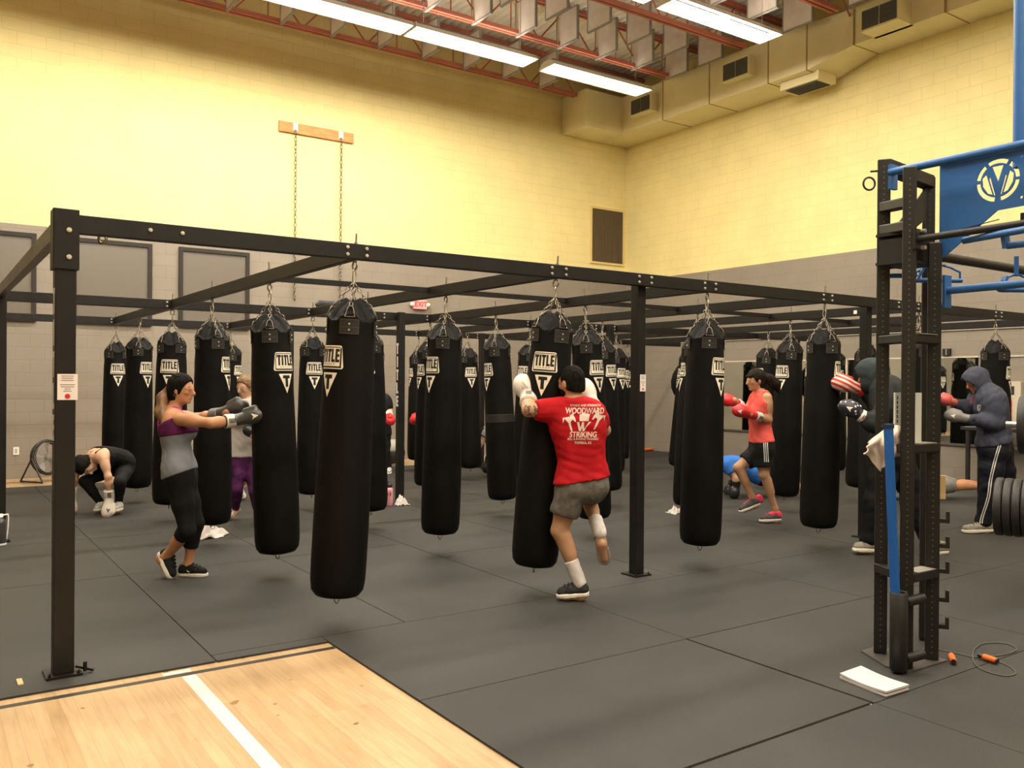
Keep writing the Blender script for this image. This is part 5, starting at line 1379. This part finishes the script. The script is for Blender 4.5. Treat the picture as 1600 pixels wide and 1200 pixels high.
# tattoo-dark forearm bands and the print on the back of the shirt
bvh = BVHTree.FromObject(shirt, bpy.context.evaluated_depsgraph_get())
PRINT = mat('shirt_print', (.80, .62, .52), .7)
pc = V3(p.at(921, 657, -.5)); pr = V3(N_(R_*.97+F_*.10)); pu = V3(N_(U_+R_*.10)); org_ = ORG[shirt]
pn = V3(F_)
pm = MB()
def stamp(vs, fs, ox, oy, sub=True):
    bm = bmesh.new(); vv = [bm.verts.new((v.x, v.y, 0)) for v in vs]
    for f in fs:
        try: bm.faces.new([vv[i] for i in f])
        except ValueError: pass
    bmesh.ops.triangulate(bm, faces=bm.faces)
    for _ in range(3):
        le = [e_ for e_ in bm.edges if e_.calc_length() > .016]
        if le: bmesh.ops.subdivide_edges(bm, edges=le, cuts=1)
    bmesh.ops.triangulate(bm, faces=bm.faces); bm.verts.index_update()
    out = []
    for v in bm.verts:
        o_ = pc+pr*(ox+v.co.x)+pu*(oy+v.co.y)-org_
        hit = bvh.ray_cast(o_, pn, 2)
        out.append((hit[0]+hit[1]*.0022*(1 if hit[1].dot(pn) < 0 else -1) if hit[0] else o_+pn*.5)+org_)
    pm.add(out, [tuple(v.index for v in f.verts) for f in bm.faces]); bm.free()
def stext(t_, size, ox, oy, sx=1.0, off=.0): vs, fs = text_shape(t_, size, off, sx); stamp(vs, fs, ox, oy)
KX = 6.12/1344.87
stext('FITNESS AND STRENGTH', .0215, .000, (655-636)*KX, .88, .0004)
stext('WOODWARD', .058, .000, (655-644.5)*KX, .72, .0016)
stext('STRIKING', .055, .004, (655-681)*KX, .80, .0012)
stext('BELL & BOXING TRAINING', .0225, .006, (655-687.6)*KX, .80, .0006)
stext('TOPEKA, KS', .024, .008, (655-693.5)*KX, .92, .0006)
def poly(pts, ox, oy, s_=1.0): stamp([V3((a*s_, b*s_, 0)) for a, b in pts], [tuple(range(len(pts)))], ox, oy)
oy = (655-668)*KX
for pts in ([(-.050, .030), (-.033, .030), (-.016, -.034), (-.028, -.034)], [(-.028, -.034), (-.016, -.034), (-.006, .004), (-.014, .020)], [(-.004, -.034), (.008, -.034), (.034, .032), (.050, .032)], [(-.016, .030), (.000, .030), (.008, -.034), (-.004, -.034)]): poly(pts, 0, oy)
poly([(-.032, -.018), (.030, -.018), (.036, .030), (.016, .002), (.006, .036), (-.004, .004), (-.014, .036), (-.020, .002), (-.036, .028)], .0, (655-656)*KX)
kick = [[(.012, .060), (.024, .052), (.020, .040), (.032, .024), (.044, -.006), (.034, -.004), (.018, .012), (.004, -.004), (.014, -.040), (.026, -.072), (.016, -.074), (.002, -.044), (-.010, -.014), (-.040, .016), (-.048, -.018), (-.054, .022), (-.020, .028), (.000, .034), (-.012, .046), (.004, .044)]]
for pts in kick:
    tri = flat_shape([pts]); stamp(tri[0], tri[1], -.098, (655-660)*KX)
    tri = flat_shape([[(-a, b) for a, b in pts]]); stamp(tri[0], tri[1], .096, (655-656.5)*KX)
pm.build('shirt_print', PRINT, shirt)
TAT = mat('tattoo_ink', (.10, .075, .065), .6)
mb = MB()
el, wr_ = p.P['elbA'], p.P['wriA']; sh = p.P['shoA']
bb = BVHTree.FromObject(p.b, bpy.context.evaluated_depsgraph_get()); og = ORG[p.b]; rr_ = random.Random(5)
for q_ in range(34):
    c = V3(seg(sh, el, rr_.uniform(.62, 1.0)) if q_ < 20 else seg(el, wr_, rr_.uniform(0, .5)))
    dv = V3((-F_[0]+rr_.uniform(-.7, .7)*R_[0], -F_[1]+rr_.uniform(-.7, .7)*R_[1], rr_.uniform(-.8, .5))).normalized()
    hit = bb.ray_cast(c+dv*.3-og, -dv, 1)
    if hit[0]:
        n_ = hit[1]; a_ = n_.orthogonal().normalized(); b_ = n_.cross(a_); c2 = hit[0]+og+n_*.0012; m_ = rr_.randint(5, 8)
        mb.add([c2+(a_*math.cos(2*PI*i/m_)+b_*math.sin(2*PI*i/m_))*rr_.uniform(.004, .012) for i in range(m_)], [tuple(range(m_))])
mb.build('tattoo', TAT, p.b, kind='stuff')

# 3 -- woman in the coral top, facing left
p = Person('woman in coral tank top and black striped shorts with red gloves, facing left', 9.62, (1200, 812), .98, True, .0095)
p.joints(pelvis=(1191, 703), waist=(1188, 672), chest=(1187, 640), neck=(1189, 615), hipA=(1192, 708, -.08), hipB=(1186, 706, .09), shoA=(1199, 621, -.14), shoB=(1181, 621, .16),
         elbA=(1201, 656, -.15), wriA=(1181, 650, -.24), fistA=(1157, 643, -.29), elbB=(1166, 641, .14), wriB=(1153, 630, .02), fistB=(1136, 626, -.02),
         kneA=(1194, 742, -.10), ankA=(1211, 795, -.05), heeA=(1221, 813, -.05), toeA=(1186, 815, -.07), kneB=(1153, 731, .07), ankB=(1175, 776, .10), heeB=(1189, 787, .10), toeB=(1155, 801, .08))
p.head(1181, 594, .0, -R_*.97-F_*.22-U_*.10, U_-R_*.06, 1.0)
p.build_prims(); check(p); p.body(SK2)
tu = N_(p.P['chest']-p.P['waist'])
CORAL = cloth('coral_knit', (.72, .105, .085), .1, 10)
lat = N_(p.P['shoA']-p.P['shoB'])
p.wear('tank_top', [(['torso', 'glute'], .018, ()), (['neck'], .006, [(p.P['neck']-tu*.005, N_(tu+.5*(-R_)))])], CORAL, wr=.003, clips=[(p.at(1190, 690), N_(-U_+.1*R_))],
       sub=[Cone(p.P['shoA']-lat*.005, p.P['shoA']+lat*.2, .062), Cone(p.P['shoB']+lat*.005, p.P['shoB']-lat*.2, .062)], label='coral tank top', seed=5)
def legcut(A, f, infl): h_, k_ = p.P['hip'+A], p.P['kne'+A]; return (['thigh'+A], infl, [(seg(h_, k_, f), N_(k_-h_))])
sh_ = p.wear('shorts', [(['torso'], .010, [(p.at(1190, 684), U_)]), (['glute'], .014, ()), legcut('A', .62, .030), legcut('B', .62, .024)], CBLK, .03, .002, label='black shorts with three white side stripes')
sf = OnSurface(sh_)
for q_ in range(3): ribbon(sf, [(1193.2+q_*2.9+j*.2, 690+j*4.0) for j in range(9)], .0085).build('side_stripe', WHITE, sh_)
p.hair(HAIRB, .015, (.056, .030), (.88, -.47), extra=[Cone(p.hp(-.085, .05), p.at(1203, 592, -.02), .035, .042), Cone(p.at(1203, 592, -.02), p.at(1211, 600, -.02), .056, .062), Cone(p.at(1211, 600, -.02), p.at(1218, 613, -.02), .058, .022), Cone(p.hp(.082, .050, -.04), p.hp(.082, .050, .04), .016)], label='dark brown hair in a full ponytail with bangs', wr=.003)
p.face_bits(HAIRB)
p.glove('A', RGL, WGL, side=U_, size=1.0, mark=CREAM); p.glove('B', RGL, WGL, side=U_)
PINKL = cloth('pink_mesh', (.72, .06, .12)); GSH = cloth('grey_shoe_mesh', (.085, .075, .08), .3, 40)
for A, u in (('A', U_), ('B', N_(U_+R_*.35))):
    o = p.shoe(A, u, GSH, WSOLE, .98, PINKL)
    he, to = p.P['hee'+A], p.P['toe'+A]; d = N_(to-he)
    sdf_part('collar', [(Cone(he+d*.035+u*.060, he+d*.06+u*.096, .041, .038), 0, [(he+u*.100, u)]), (Cone(he+d*.12+u*.066, he+d*.06+u*.09, .032, .033), 0, [(he+u*.100, u)])], PINKL, o, .0075, .02)

# 4 -- navy hooded man at the right
p = Person('man in navy hoodie and striped navy track pants punching leftwards at the right edge', 9.10, (1540, 830), 1.04, False, .0095)
p.joints(pelvis=(1554, 700), waist=(1553, 672), chest=(1546, 636), neck=(1541, 613), hipA=(1552, 708, -.10), hipB=(1560, 706, .10), shoA=(1555, 625, -.19), shoB=(1533, 622, .18),
         elbA=(1557, 661, -.22), wriA=(1516, 655, -.22), fistA=(1490, 650, -.20), elbB=(1515, 640, .16), wriB=(1494, 630, .06), fistB=(1477, 625, .03),
         kneA=(1547, 762, -.12), ankA=(1536, 815, -.08), heeA=(1552, 830, -.08), toeA=(1503, 832, -.12), kneB=(1574, 758, .12), ankB=(1579, 812, .22), heeB=(1596, 826, .22), toeB=(1562, 826, .18))
p.head(1526, 594, .0, -R_*.90-F_*.02-U_*.45, U_-R_*.35, 1.0)
p.wide = 1.12
p.build_prims(); check(p); p.body(SK1)
NAVY = cloth('navy_fleece', (.055, .060, .085), .2, 12); tu = N_(p.P['chest']-p.P['waist'])
Rm = np.stack([p.hr, p.hf, p.hu], 1)
hood_cut = (p.hp(.135, 0), N_(p.hf*.97+p.hu*.05))
hd = p.wear('hoodie', [(['torso', 'glute'], .034, [(p.at(1553, 688), -tu)]), (['neck'], .028, ()), (['uarmA', 'uarmB'], .026, ()), (['farmA', 'farmB'], .024, ())], NAVY, .05, .0045, label='navy hooded sweatshirt', seed=3)
sdf_part('hood', [(Ell(p.hp(.006, .020), Rm, (.094*p.hs, .140*p.hs, .118*p.hs)), .004, [hood_cut]), (Ell(p.hp(.015, -.055), Rm, (.086*p.hs, .125*p.hs, .095*p.hs)), .002, [hood_cut]), (Cone(p.hp(-.04, -.08), p.P['neck']+R_*.02, .085, .10), 0, [hood_cut])], NAVY, p.t, .009, .03, .003, label='hood pulled over the head', sub=[Ell(p.hp(.075, -.02), Rm, (.072*p.hs, .13*p.hs, .105*p.hs))])
sf = OnSurface(hd)
MB().tube([q for q in (sf.at(1521, 618), sf.at(1519, 624), sf.at(1518, 631)) if q is not None] or [p.at(1520, 620, -.2), p.at(1519, 630, -.2)], .007, 6).build('drawstring', RGL, hd)
vs = [sf.at(a, b, .005) or V3(p.at(a, b, -.25)) for a, b in ((1527, 633), (1530, 632), (1533, 633), (1532, 639), (1530, 643), (1527, 641))]
MB().add(vs, [tuple(range(6))]).build('chest_logo', mat('logo_grey', (.42, .40, .38), .6), hd)
PANT = cloth('navy_nylon', (.0095, .010, .0155), .15, 10, .6)
pants = p.wear('track_pants', [(['torso'], .018, [(p.at(1553, 682), U_)]), (['glute', 'thighA', 'thighB'], .030, ()), (['shinA', 'shinB'], .036, ()), (['footA', 'footB'], .02, [(p.P['ankA']+U_*.0, -U_)])], PANT, .05, .004, label='navy track pants with two white side stripes', seed=6)
sf = OnSurface(pants)
path = [(1562.5, 694), (1557, 712), (1552, 731), (1547.5, 752), (1545.5, 770), (1542, 785), (1537, 800), (1533.5, 812), (1533, 818)]
fp = smooth_path([V3((a, b, 0)) for a, b in path], 4)
for off in (-1.7, 1.7): ribbon(sf, [(v.x+off, v.y) for v in fp], .0105, .006).build('side_stripe', WHITE, pants)
p.face_bits(HAIRD, False)
p.glove('A', mat('glove_mid_grey', (.22, .21, .20), .45), BGL, side=U_, size=.92, mark=CREAM); p.glove('B', mat('glove_pinkred', (.62, .10, .09), .45), RGL, side=U_, size=.9)
TSH = cloth('tan_shoe_mesh', (.26, .23, .18), .3, 40)
p.shoe('A', U_, TSH, WSOLE, 1.06, INK); p.shoe('B', U_, TSH, WSOLE, 1.06, INK)

# 5 -- dark hooded boxer behind the tower
p = Person('hooded boxer in dark hoodie behind the black tower, wearing a star patterned glove', 7.90, (1400, 862), 1.06, False, .0095)
p.joints(pelvis=(1394, 705), waist=(1394, 672), chest=(1389, 630), neck=(1378, 600), hipA=(1388, 714, -.09), hipB=(1403, 712, .10), shoA=(1396, 614, -.19), shoB=(1372, 611, .18),
         elbA=(1368, 664, -.26), wriA=(1345, 649, -.24), fistA=(1328, 638.5, -.22), elbB=(1368, 620, .12), wriB=(1343, 607, .10), fistB=(1317, 600, .08),
         kneA=(1368, 782, -.08), ankA=(1357, 842, -.04), heeA=(1378, 862, -.02), toeA=(1332, 861, -.08), kneB=(1430, 786, .10), ankB=(1453, 850, .02), heeB=(1480, 868, .02), toeB=(1440, 872, -.10))
p.head(1364, 585, .02, -R_*.80+F_*.60-U_*.22, U_-R_*.10, 1.06)
p.wide = 1.16
p.build_prims(); check(p); p.body(SK1)
DKH = cloth('charcoal_fleece', (.022, .024, .026), .2, 12); tu = N_(p.P['chest']-p.P['waist']); Rm = np.stack([p.hr, p.hf, p.hu], 1)
hood_cut = (p.hp(.135, 0), N_(p.hf*.97+p.hu*.05))
p.wear('hoodie', [(['torso', 'glute'], .036, [(p.at(1394, 696), -tu)]), (['neck'], .028, ()), (['uarmA', 'uarmB'], .026, ()), (['farmA', 'farmB'], .020, ())], DKH, .05, .004, label='dark hooded sweatshirt', seed=8)
HOODM = cloth('hood_slate', (.035, .045, .050), .2, 12)
sdf_part('hood', [(Ell(p.hp(.006, .020), Rm, (.094*p.hs, .140*p.hs, .118*p.hs)), .004, [hood_cut]), (Ell(p.hp(.015, -.055), Rm, (.086*p.hs, .125*p.hs, .095*p.hs)), .002, [hood_cut]), (Cone(p.hp(-.04, -.08), p.P['neck']+R_*.02, .085, .10), 0, [hood_cut])], HOODM, p.t, .009, .03, .003, label='hood pulled over the head', sub=[Ell(p.hp(.075, -.02), Rm, (.072*p.hs, .13*p.hs, .105*p.hs))])
BPANT = cloth('black_sweats', (.0085, .0085, .009))
p.wear('sweatpants', [(['torso'], .018, [(p.at(1394, 690), U_)]), (['glute', 'thighA', 'thighB'], .032, ()), (['shinA', 'shinB'], .036, ()), (['footA', 'footB'], .018, [(p.P['ankA']-U_*.0, -U_)])], BPANT, .05, .004, seed=9, label='black sweatpants')
def star_mat():
    m, nt, b = _mat('glove_stars'); L = nt.links; N = nt.nodes
    tc = N.new('ShaderNodeTexCoord'); vo = N.new('ShaderNodeTexVoronoi'); vo.inputs['Scale'].default_value = 26; vo.inputs['Randomness'].default_value = .35
    L.new(tc.outputs['Object'], vo.inputs['Vector']); lt = N.new('ShaderNodeMath'); lt.operation = 'LESS_THAN'; lt.inputs[1].default_value = .26; L.new(vo.outputs['Distance'], lt.inputs[0])
    mx = N.new('ShaderNodeMix'); mx.data_type = 'RGBA'; L.new(lt.outputs[0], mx.inputs[0]); mx.inputs[6].default_value = (.018, .020, .034, 1); mx.inputs[7].default_value = (.75, .70, .66, 1)
    L.new(mx.outputs[2], b.inputs['Base Color']); b.inputs['Roughness'].default_value = .4
    return m
def stripe_mat(d):
    m, nt, b = _mat('glove_stripes'); L = nt.links; N = nt.nodes
    geo = N.new('ShaderNodeNewGeometry'); dt = N.new('ShaderNodeVectorMath'); dt.operation = 'DOT_PRODUCT'; dt.inputs[1].default_value = tuple(d); L.new(geo.outputs['Position'], dt.inputs[0])
    mu = N.new('ShaderNodeMath'); mu.operation = 'MULTIPLY'; mu.inputs[1].default_value = 150; L.new(dt.outputs['Value'], mu.inputs[0])
    si = N.new('ShaderNodeMath'); si.operation = 'SINE'; L.new(mu.outputs[0], si.inputs[0])
    mr = N.new('ShaderNodeMapRange'); mr.inputs[1].default_value = -.2; mr.inputs[2].default_value = .2; L.new(si.outputs[0], mr.inputs[0])
    mx = N.new('ShaderNodeMix'); mx.data_type = 'RGBA'; L.new(mr.outputs[0], mx.inputs[0]); mx.inputs[6].default_value = (.60, .035, .03, 1); mx.inputs[7].default_value = (.78, .66, .56, 1)
    L.new(mx.outputs[2], b.inputs['Base Color']); b.inputs['Roughness'].default_value = .4
    return m
p.glove('A', star_mat(), RGL, side=R_, size=1.05, mark=CREAM, band=WGL); p.glove('B', stripe_mat(N_(U_*.9+R_*.45)), RGL, side=U_, size=1.08)
p.face_bits(HAIRD, False)
p.shoe('A', U_, TSH, WSOLE, 1.08, INK); p.shoe('B', U_, TSH, WSOLE, 1.08, INK)

# 6 -- bent over woman at the left
p = Person('woman in black bending down with her white gloves on the floor', 9.80, (165, 802), .98, True, .010)
p.joints(pelvis=(187, 722, .34), waist=(178, 713, .20), chest=(162, 712, .08), neck=(148, 714, -.02), hipA=(196, 732, .28), hipB=(176, 730, .38), shoA=(162, 718, -.08), shoB=(136, 716, .14),
         elbA=(169, 745, -.12), wriA=(171, 776, -.08), fistA=(169, 797, -.10), elbB=(118, 742, .12), wriB=(112, 772, .05), fistB=(111, 792, .04),
         kneA=(187, 753, -.10), ankA=(186, 784, .10), heeA=(189, 796, .12), toeA=(178, 800, -.08), kneB=(132, 752, .02), ankB=(158, 786, .16), heeB=(164, 795, .22), toeB=(148, 799, .02))
p.head(133, 727, -.06, -U_*.74+R_*.42-F_*.12, -F_*.75-R_*.45-U_*.3, 1.02)
p.build_prims(); check(p); p.body(SK3)
tu = N_(p.P['chest']-p.P['waist'])
p.wear('tank_top', [(['torso', 'glute'], .013, [(p.P['chest']+tu*.045, tu)])], CBLK, wr=.003, label='black tank top')
ax_ = N_(p.P['shoA']-p.P['shoB'])
for a, b in ((-.05, .01), (-.01, -.03), (.03, .03), (.055, .0)):
    MB().tube(smooth_path([V3(q) for q in (p.P['chest']+tu*.03+U_*.098+ax_*a, p.P['chest']*.45+p.P['neck']*.55+U_*.088+ax_*(a+b)*.9, p.P['neck']+U_*.05+ax_*(a*.9+b)*1.2+tu*.03)]), .006, 6).build('strap', CBLK, p.t)
p.wear('leggings', [(['torso'], .009, [(p.P['pelvis']*.6+p.P['waist']*.4, tu)]), (['glute', 'thighA', 'thighB', 'shinA', 'shinB'], .009, ())], LEG, label='black leggings')
p.hair(HAIRD, .020, (.062, .03), (.80, -.60), low=-.10, label='dark hair', extra=[Ell(p.hp(-.10, .02), np.eye(3), (.04, .04, .04))])
p.face_bits(HAIRD)
p.glove('A', WGL, WGL, side=R_, size=1.08, mark=mat('purple_mark', (.12, .06, .16), .5)); p.glove('B', WGL, WGL, side=-R_, size=1.05)
LSH = cloth('light_shoe_mesh', (.52, .50, .47), .2, 40)
p.shoe('A', U_, LSH, WSOLE, 1.0, WHITE); p.shoe('B', U_, LSH, WSOLE, 1.0, WHITE)

# 7 -- short haired boxer in white behind the ponytail woman
p = Person('short haired boxer in white T-shirt and purple leggings behind the ponytail woman', 9.40, (378, 815), .97, True, .010)
p.joints(pelvis=(383, 715, .05), waist=(382, 685), chest=(383, 652), neck=(385, 628), hipA=(373, 722, .0), hipB=(394, 721, .02), shoA=(366, 636, .0), shoB=(402, 636, .04),
         elbA=(361, 666, -.06), wriA=(378, 652, -.22), fistA=(392, 646, -.26), elbB=(414, 668, -.10), wriB=(402, 676, -.25), fistB=(393, 674, -.30),
         kneA=(370, 764, -.08), ankA=(368, 796, .16), heeA=(375, 792, .20), toeA=(357, 818, .05), kneB=(398, 768, -.06), ankB=(406, 812, .02), heeB=(410, 824, .04), toeB=(401, 826, -.16))
p.head(383, 604, -.03, -F_*.85-R_*.42-U_*.28, U_+R_*.02-F_*.1, .98)
p.build_prims(); check(p); p.body(SK3)
WT = cloth('white_tee', (.62, .57, .54), .06, 8); tu = N_(p.P['chest']-p.P['waist'])
def sleeve(A, f, infl): sh, el = p.P['sho'+A], p.P['elb'+A]; return (['uarm'+A], infl, [(seg(sh, el, f), N_(el-sh))])
p.wear('t_shirt', [(['torso', 'glute'], .022, [(p.at(383, 711), -U_)]), (['neck'], .008, [(p.P['neck']+tu*.0, tu)]), sleeve('A', .5, .018), sleeve('B', .5, .018)], WT, .04, .003, label='white T-shirt', seed=2)
PUR = cloth('purple_print', (.075, .014, .070), .85, 9)
p.wear('leggings', [(['torso'], .010, [(p.at(383, 704), U_)]), (['glute', 'thighA', 'thighB', 'shinA', 'shinB'], .010, ())], PUR, label='purple patterned leggings')
SANDY = mat('hair_sandy', (.20, .115, .05), .6, var=.5, vscale=50)
p.hair(SANDY, .016, (.056, .046), (.80, -.60), low=-.075, label='short sandy hair', wr=.004)
p.face_bits(SANDY)
p.glove('A', GGL, GGL, side=U_); p.glove('B', BGL, GGL, side=U_)
p.shoe('A', N_(U_*.55-R_*.8), LSH, WSOLE, 1.0, WHITE); p.shoe('B', U_, LSH, WSOLE, 1.0, WHITE)
# people far back, mostly hidden behind bags
def simple(label, D, base, joints, head, skinm, top, bottom, glove, shoem, scale=1.0, female=False, sleeve_f=None, leg_f=None, hairm=HAIRD, hood=False, sock=None, shoe_up=U_, wide=1.0, wts=1.0):
    p = Person(label, D, base, scale, female, .0125)
    p.wide = wide
    p.joints(**joints); p.head(*head); p.build_prims(); check(p); p.body(skinm)
    tu = N_(p.P['chest']-p.P['waist'])
    sp = [(['torso', 'glute'], .020, [(p.P['pelvis']+tu*.02, -tu)]), (['neck'], .008, [(p.P['neck'], tu)])]
    for A in 'AB':
        sh, el = p.P['sho'+A], p.P['elb'+A]
        if sleeve_f: sp.append((['uarm'+A], .018, [(seg(sh, el, sleeve_f), N_(el-sh))]))
    p.wear('t_shirt' if sleeve_f else 'tank_top', sp, top, .04, .003)
    sp = [(['torso'], .012, [(p.P['pelvis']+tu*.06, tu)]), (['glute'], .014, ())]
    for A in 'AB':
        hi, kn, an = p.P['hip'+A], p.P['kne'+A], p.P['ank'+A]
        if leg_f: sp.append((['thigh'+A], .026, [(seg(hi, kn, leg_f), N_(kn-hi))]))
        else: sp.append((['thigh'+A, 'shin'+A], .014, ()))
    p.wear('shorts' if leg_f else 'leggings', sp, bottom, .03, .002)
    p.hair(hairm, .012, (.055, .045), (.75, -.66), low=-.08, h=.010); p.face_bits(hairm)
    for A in 'AB':
        p.glove(A, glove, WGL if glove is not BGL else BGL, side=U_, size=1.22 if glove is RGL else 1.0)
        p.shoe(A, shoe_up, shoem, WSOLE, 1.0, None, sock)
    return p
BLUET = cloth('blue_tee', (.035, .15, .50), .2, 8); GREYT = cloth('grey_tee', (.23, .215, .20), .2, 12)
# push-up in a blue shirt behind the coral woman
D = 11.75
simple('person in blue shirt doing a push-up behind the legs of the woman in coral', D, (1160, 778),
  dict(pelvis=(1186, 741), waist=(1172, 733), chest=(1148, 727), neck=(1126, 724), hipA=(1190, 745, -.09), hipB=(1190, 742, .09), shoA=(1138, 726, -.18), shoB=(1136, 724, .18),
       elbA=(1150, 747, -.24), wriA=(1151, 758, -.22), fistA=(1148, 770, -.22), elbB=(1146, 746, .24), wriB=(1143, 758, .22), fistB=(1140, 768, .22),
       kneA=(1226, 757, -.10), ankA=(1266, 768, -.10), heeA=(1272, 762, -.10), toeA=(1277, 777, -.10), kneB=(1226, 755, .10), ankB=(1266, 766, .10), heeB=(1272, 760, .10), toeB=(1277, 775, .10)),
  (1112, 723, 0, -R_*.7-U_*.7, -R_*.6+U_*.6), SK3, BLUET, CBLK, BGL, CBLK, 1.0, False, .55, .55, shoe_up=N_(-R_))
# push-up in grey behind the tower
D = 11.75
simple('person in grey shirt and shorts lying face down in a push-up behind the tower', D, (1450, 783),
  dict(pelvis=(1449, 752), waist=(1436, 747), chest=(1412, 742), neck=(1390, 740), hipA=(1453, 757, -.09), hipB=(1453, 753, .09), shoA=(1402, 743, -.18), shoB=(1400, 740, .18),
       elbA=(1418, 757, -.34), wriA=(1412, 772, -.24), fistA=(1405, 778, -.24), elbB=(1418, 752, .34), wriB=(1410, 768, .24), fistB=(1403, 774, .24),
       kneA=(1497, 760, -.10), ankA=(1538, 760, -.10), heeA=(1546, 760, -.10), toeA=(1549, 776, -.10), kneB=(1497, 757, .10), ankB=(1534, 756, .10), heeB=(1542, 757, .10), toeB=(1546, 773, .10)),
  (1376, 741, 0, -R_*.75-U_*.65, -R_*.6+U_*.6), SK1, GREYT, GREYT, BGL, CBLK, 1.0, False, .5, .86, shoe_up=N_(-R_))
# boxer behind the bag pair left of the second row post
D = 14.4
simple('boxer in black with red glove, mostly hidden left of the second row post', D, (598, 742),
  dict(pelvis=(592, 680), waist=(591, 659), chest=(591, 636), neck=(591, 619), hipA=(586, 684), hipB=(600, 684), shoA=(577, 623), shoB=(604, 625),
       elbA=(570, 645, .05), wriA=(575, 655, -.15), elbB=(609, 642, -.02), wriB=(607, 650, -.22), fistB=(610, 656, -.30),
       kneA=(586, 708, -.04), ankA=(584, 735), heeA=(584, 741, .05), toeA=(582, 745, -.18), kneB=(603, 706, -.05), ankB=(608, 732), heeB=(609, 738, .05), toeB=(607, 743, -.19)),
  (591, 602, 0, -F_*.9+R_*.2, U_), SK3, CBLK, CBLK, RGL, LSH, 1.0, False, .8, None)
# boxer with the red glove right of that post
D = 13.6
simple('boxer with red gloves punching leftwards, hidden behind the bag right of the second row post', D, (700, 750),
  dict(pelvis=(700, 688), waist=(699, 666), chest=(697, 642), neck=(696, 625), hipA=(697, 693, -.09), hipB=(702, 692, .09), shoA=(696, 630, -.18), shoB=(694, 629, .18),
       elbA=(677, 645, -.16), wriA=(659, 651, -.1), fistA=(650, 655, -.08), elbB=(700, 652, .2), wriB=(684, 650, .16), fistB=(674, 646, .14),
       kneA=(692, 722, -.06), ankA=(694, 750, -.06), heeA=(699, 757, -.06), toeA=(679, 758, -.08), kneB=(702, 722, .08), ankB=(710, 748, .1), heeB=(715, 754, .1), toeB=(696, 755, .08)),
  (693, 607, 0, -R_*.98-U_*.1, U_), SK3, CBLK, CBLK, RGL, LSH, 1.0, False, .7, .6)
# crouching boxer by the strapped bag
D = 14.0
simple('boxer in light top getting down to the floor behind the strapped bag', D, (770, 740),
  dict(pelvis=(790, 690), waist=(783, 681), chest=(771, 675), neck=(762, 673), hipA=(792, 696, -.09), hipB=(790, 693, .09), shoA=(762, 674, -.16), shoB=(760, 672, .16),
       elbA=(752, 692, -.15), wriA=(742, 708, -.12), fistA=(730, 722, -.10), elbB=(766, 700, .14), wriB=(762, 720, .12), fistB=(760, 731, .12),
       kneA=(778, 716, -.12), ankA=(795, 738, -.08), heeA=(798, 738, -.08), toeA=(790, 749, -.10), kneB=(780, 713, .12), ankB=(796, 735, .1), heeB=(799, 735, .1), toeB=(791, 746, .1)),
  (757, 680, -.02, -U_*.8-R_*.5, -R_*.7+U_*.4), SK3, GREYT, CBLK, BGL, LSH, 1.0, True, .4, None)
# boxer whose lower leg shows between the legs of the one in white
D = 11.1
TEAL = cloth('teal_shoe_mesh', (.10, .42, .42), .1, 10)
p = simple('boxer in white sock and teal shoe whose body is hidden behind the punched bag', D, (400, 785),
  dict(pelvis=(417, 695), waist=(418, 668), chest=(420, 638), neck=(421, 616), hipA=(408, 700), hipB=(427, 700), shoA=(405, 622), shoB=(439, 622),
       elbA=(412, 650, -.1), wriA=(421, 634, -.25), elbB=(438, 652, -.1), wriB=(430, 634, -.25),
       kneA=(394, 733, -.1), ankA=(376, 763, .12), heeA=(374, 763, .14), toeA=(381, 780, -.06), kneB=(431, 738, -.05), ankB=(432, 778, .06), heeB=(433, 787, .10), toeB=(430, 792, -.14)),
  (421, 594, 0, -F_*.9, U_), SK1, CBLK, CBLK, GGL, mat('white_shoe', (.64, .60, .54), .6), .98, True, .5, .5, sock=(SOCK, .10), shoe_up=N_(-F_*.6+U_*.6))
he, to = p.P['heeA'], p.P['toeA']; d = N_(to-he); u = N_(N_(-F_*.6+U_*.6)-d*(N_(-F_*.6+U_*.6) @ d))
sdf_part('shoe_collar', [(Cone(he+d*.03+u*.055, he+d*.05+u*.09, .043, .042), 0, ())], TEAL, p.t, .009, .02)
# gym bag on the wood strip behind
t = thing('gym_bag', 'pale and dark gym bag by the left wall beside the second row post', 'bag', (7.6, 14.6, 0))
c = dep(612, 702, 15.9); sdf_part('bag_body', [(Ell((c.x, c.y, .21), np.eye(3), (.26, .20, .20)), 0, ())], mat('bag_dark', (.03, .03, .032), .8), t, .015, .02, clips=[((0, 0, .004), (0, 0, -1))])
sdf_part('bag_flap', [(Ell((c.x, c.y, .30), np.eye(3), (.26, .20, .16)), .004, ())], mat('bag_pale', (.42, .38, .33), .8), t, .015, .02, clips=[((0, 0, .24), (0, 0, -1))])
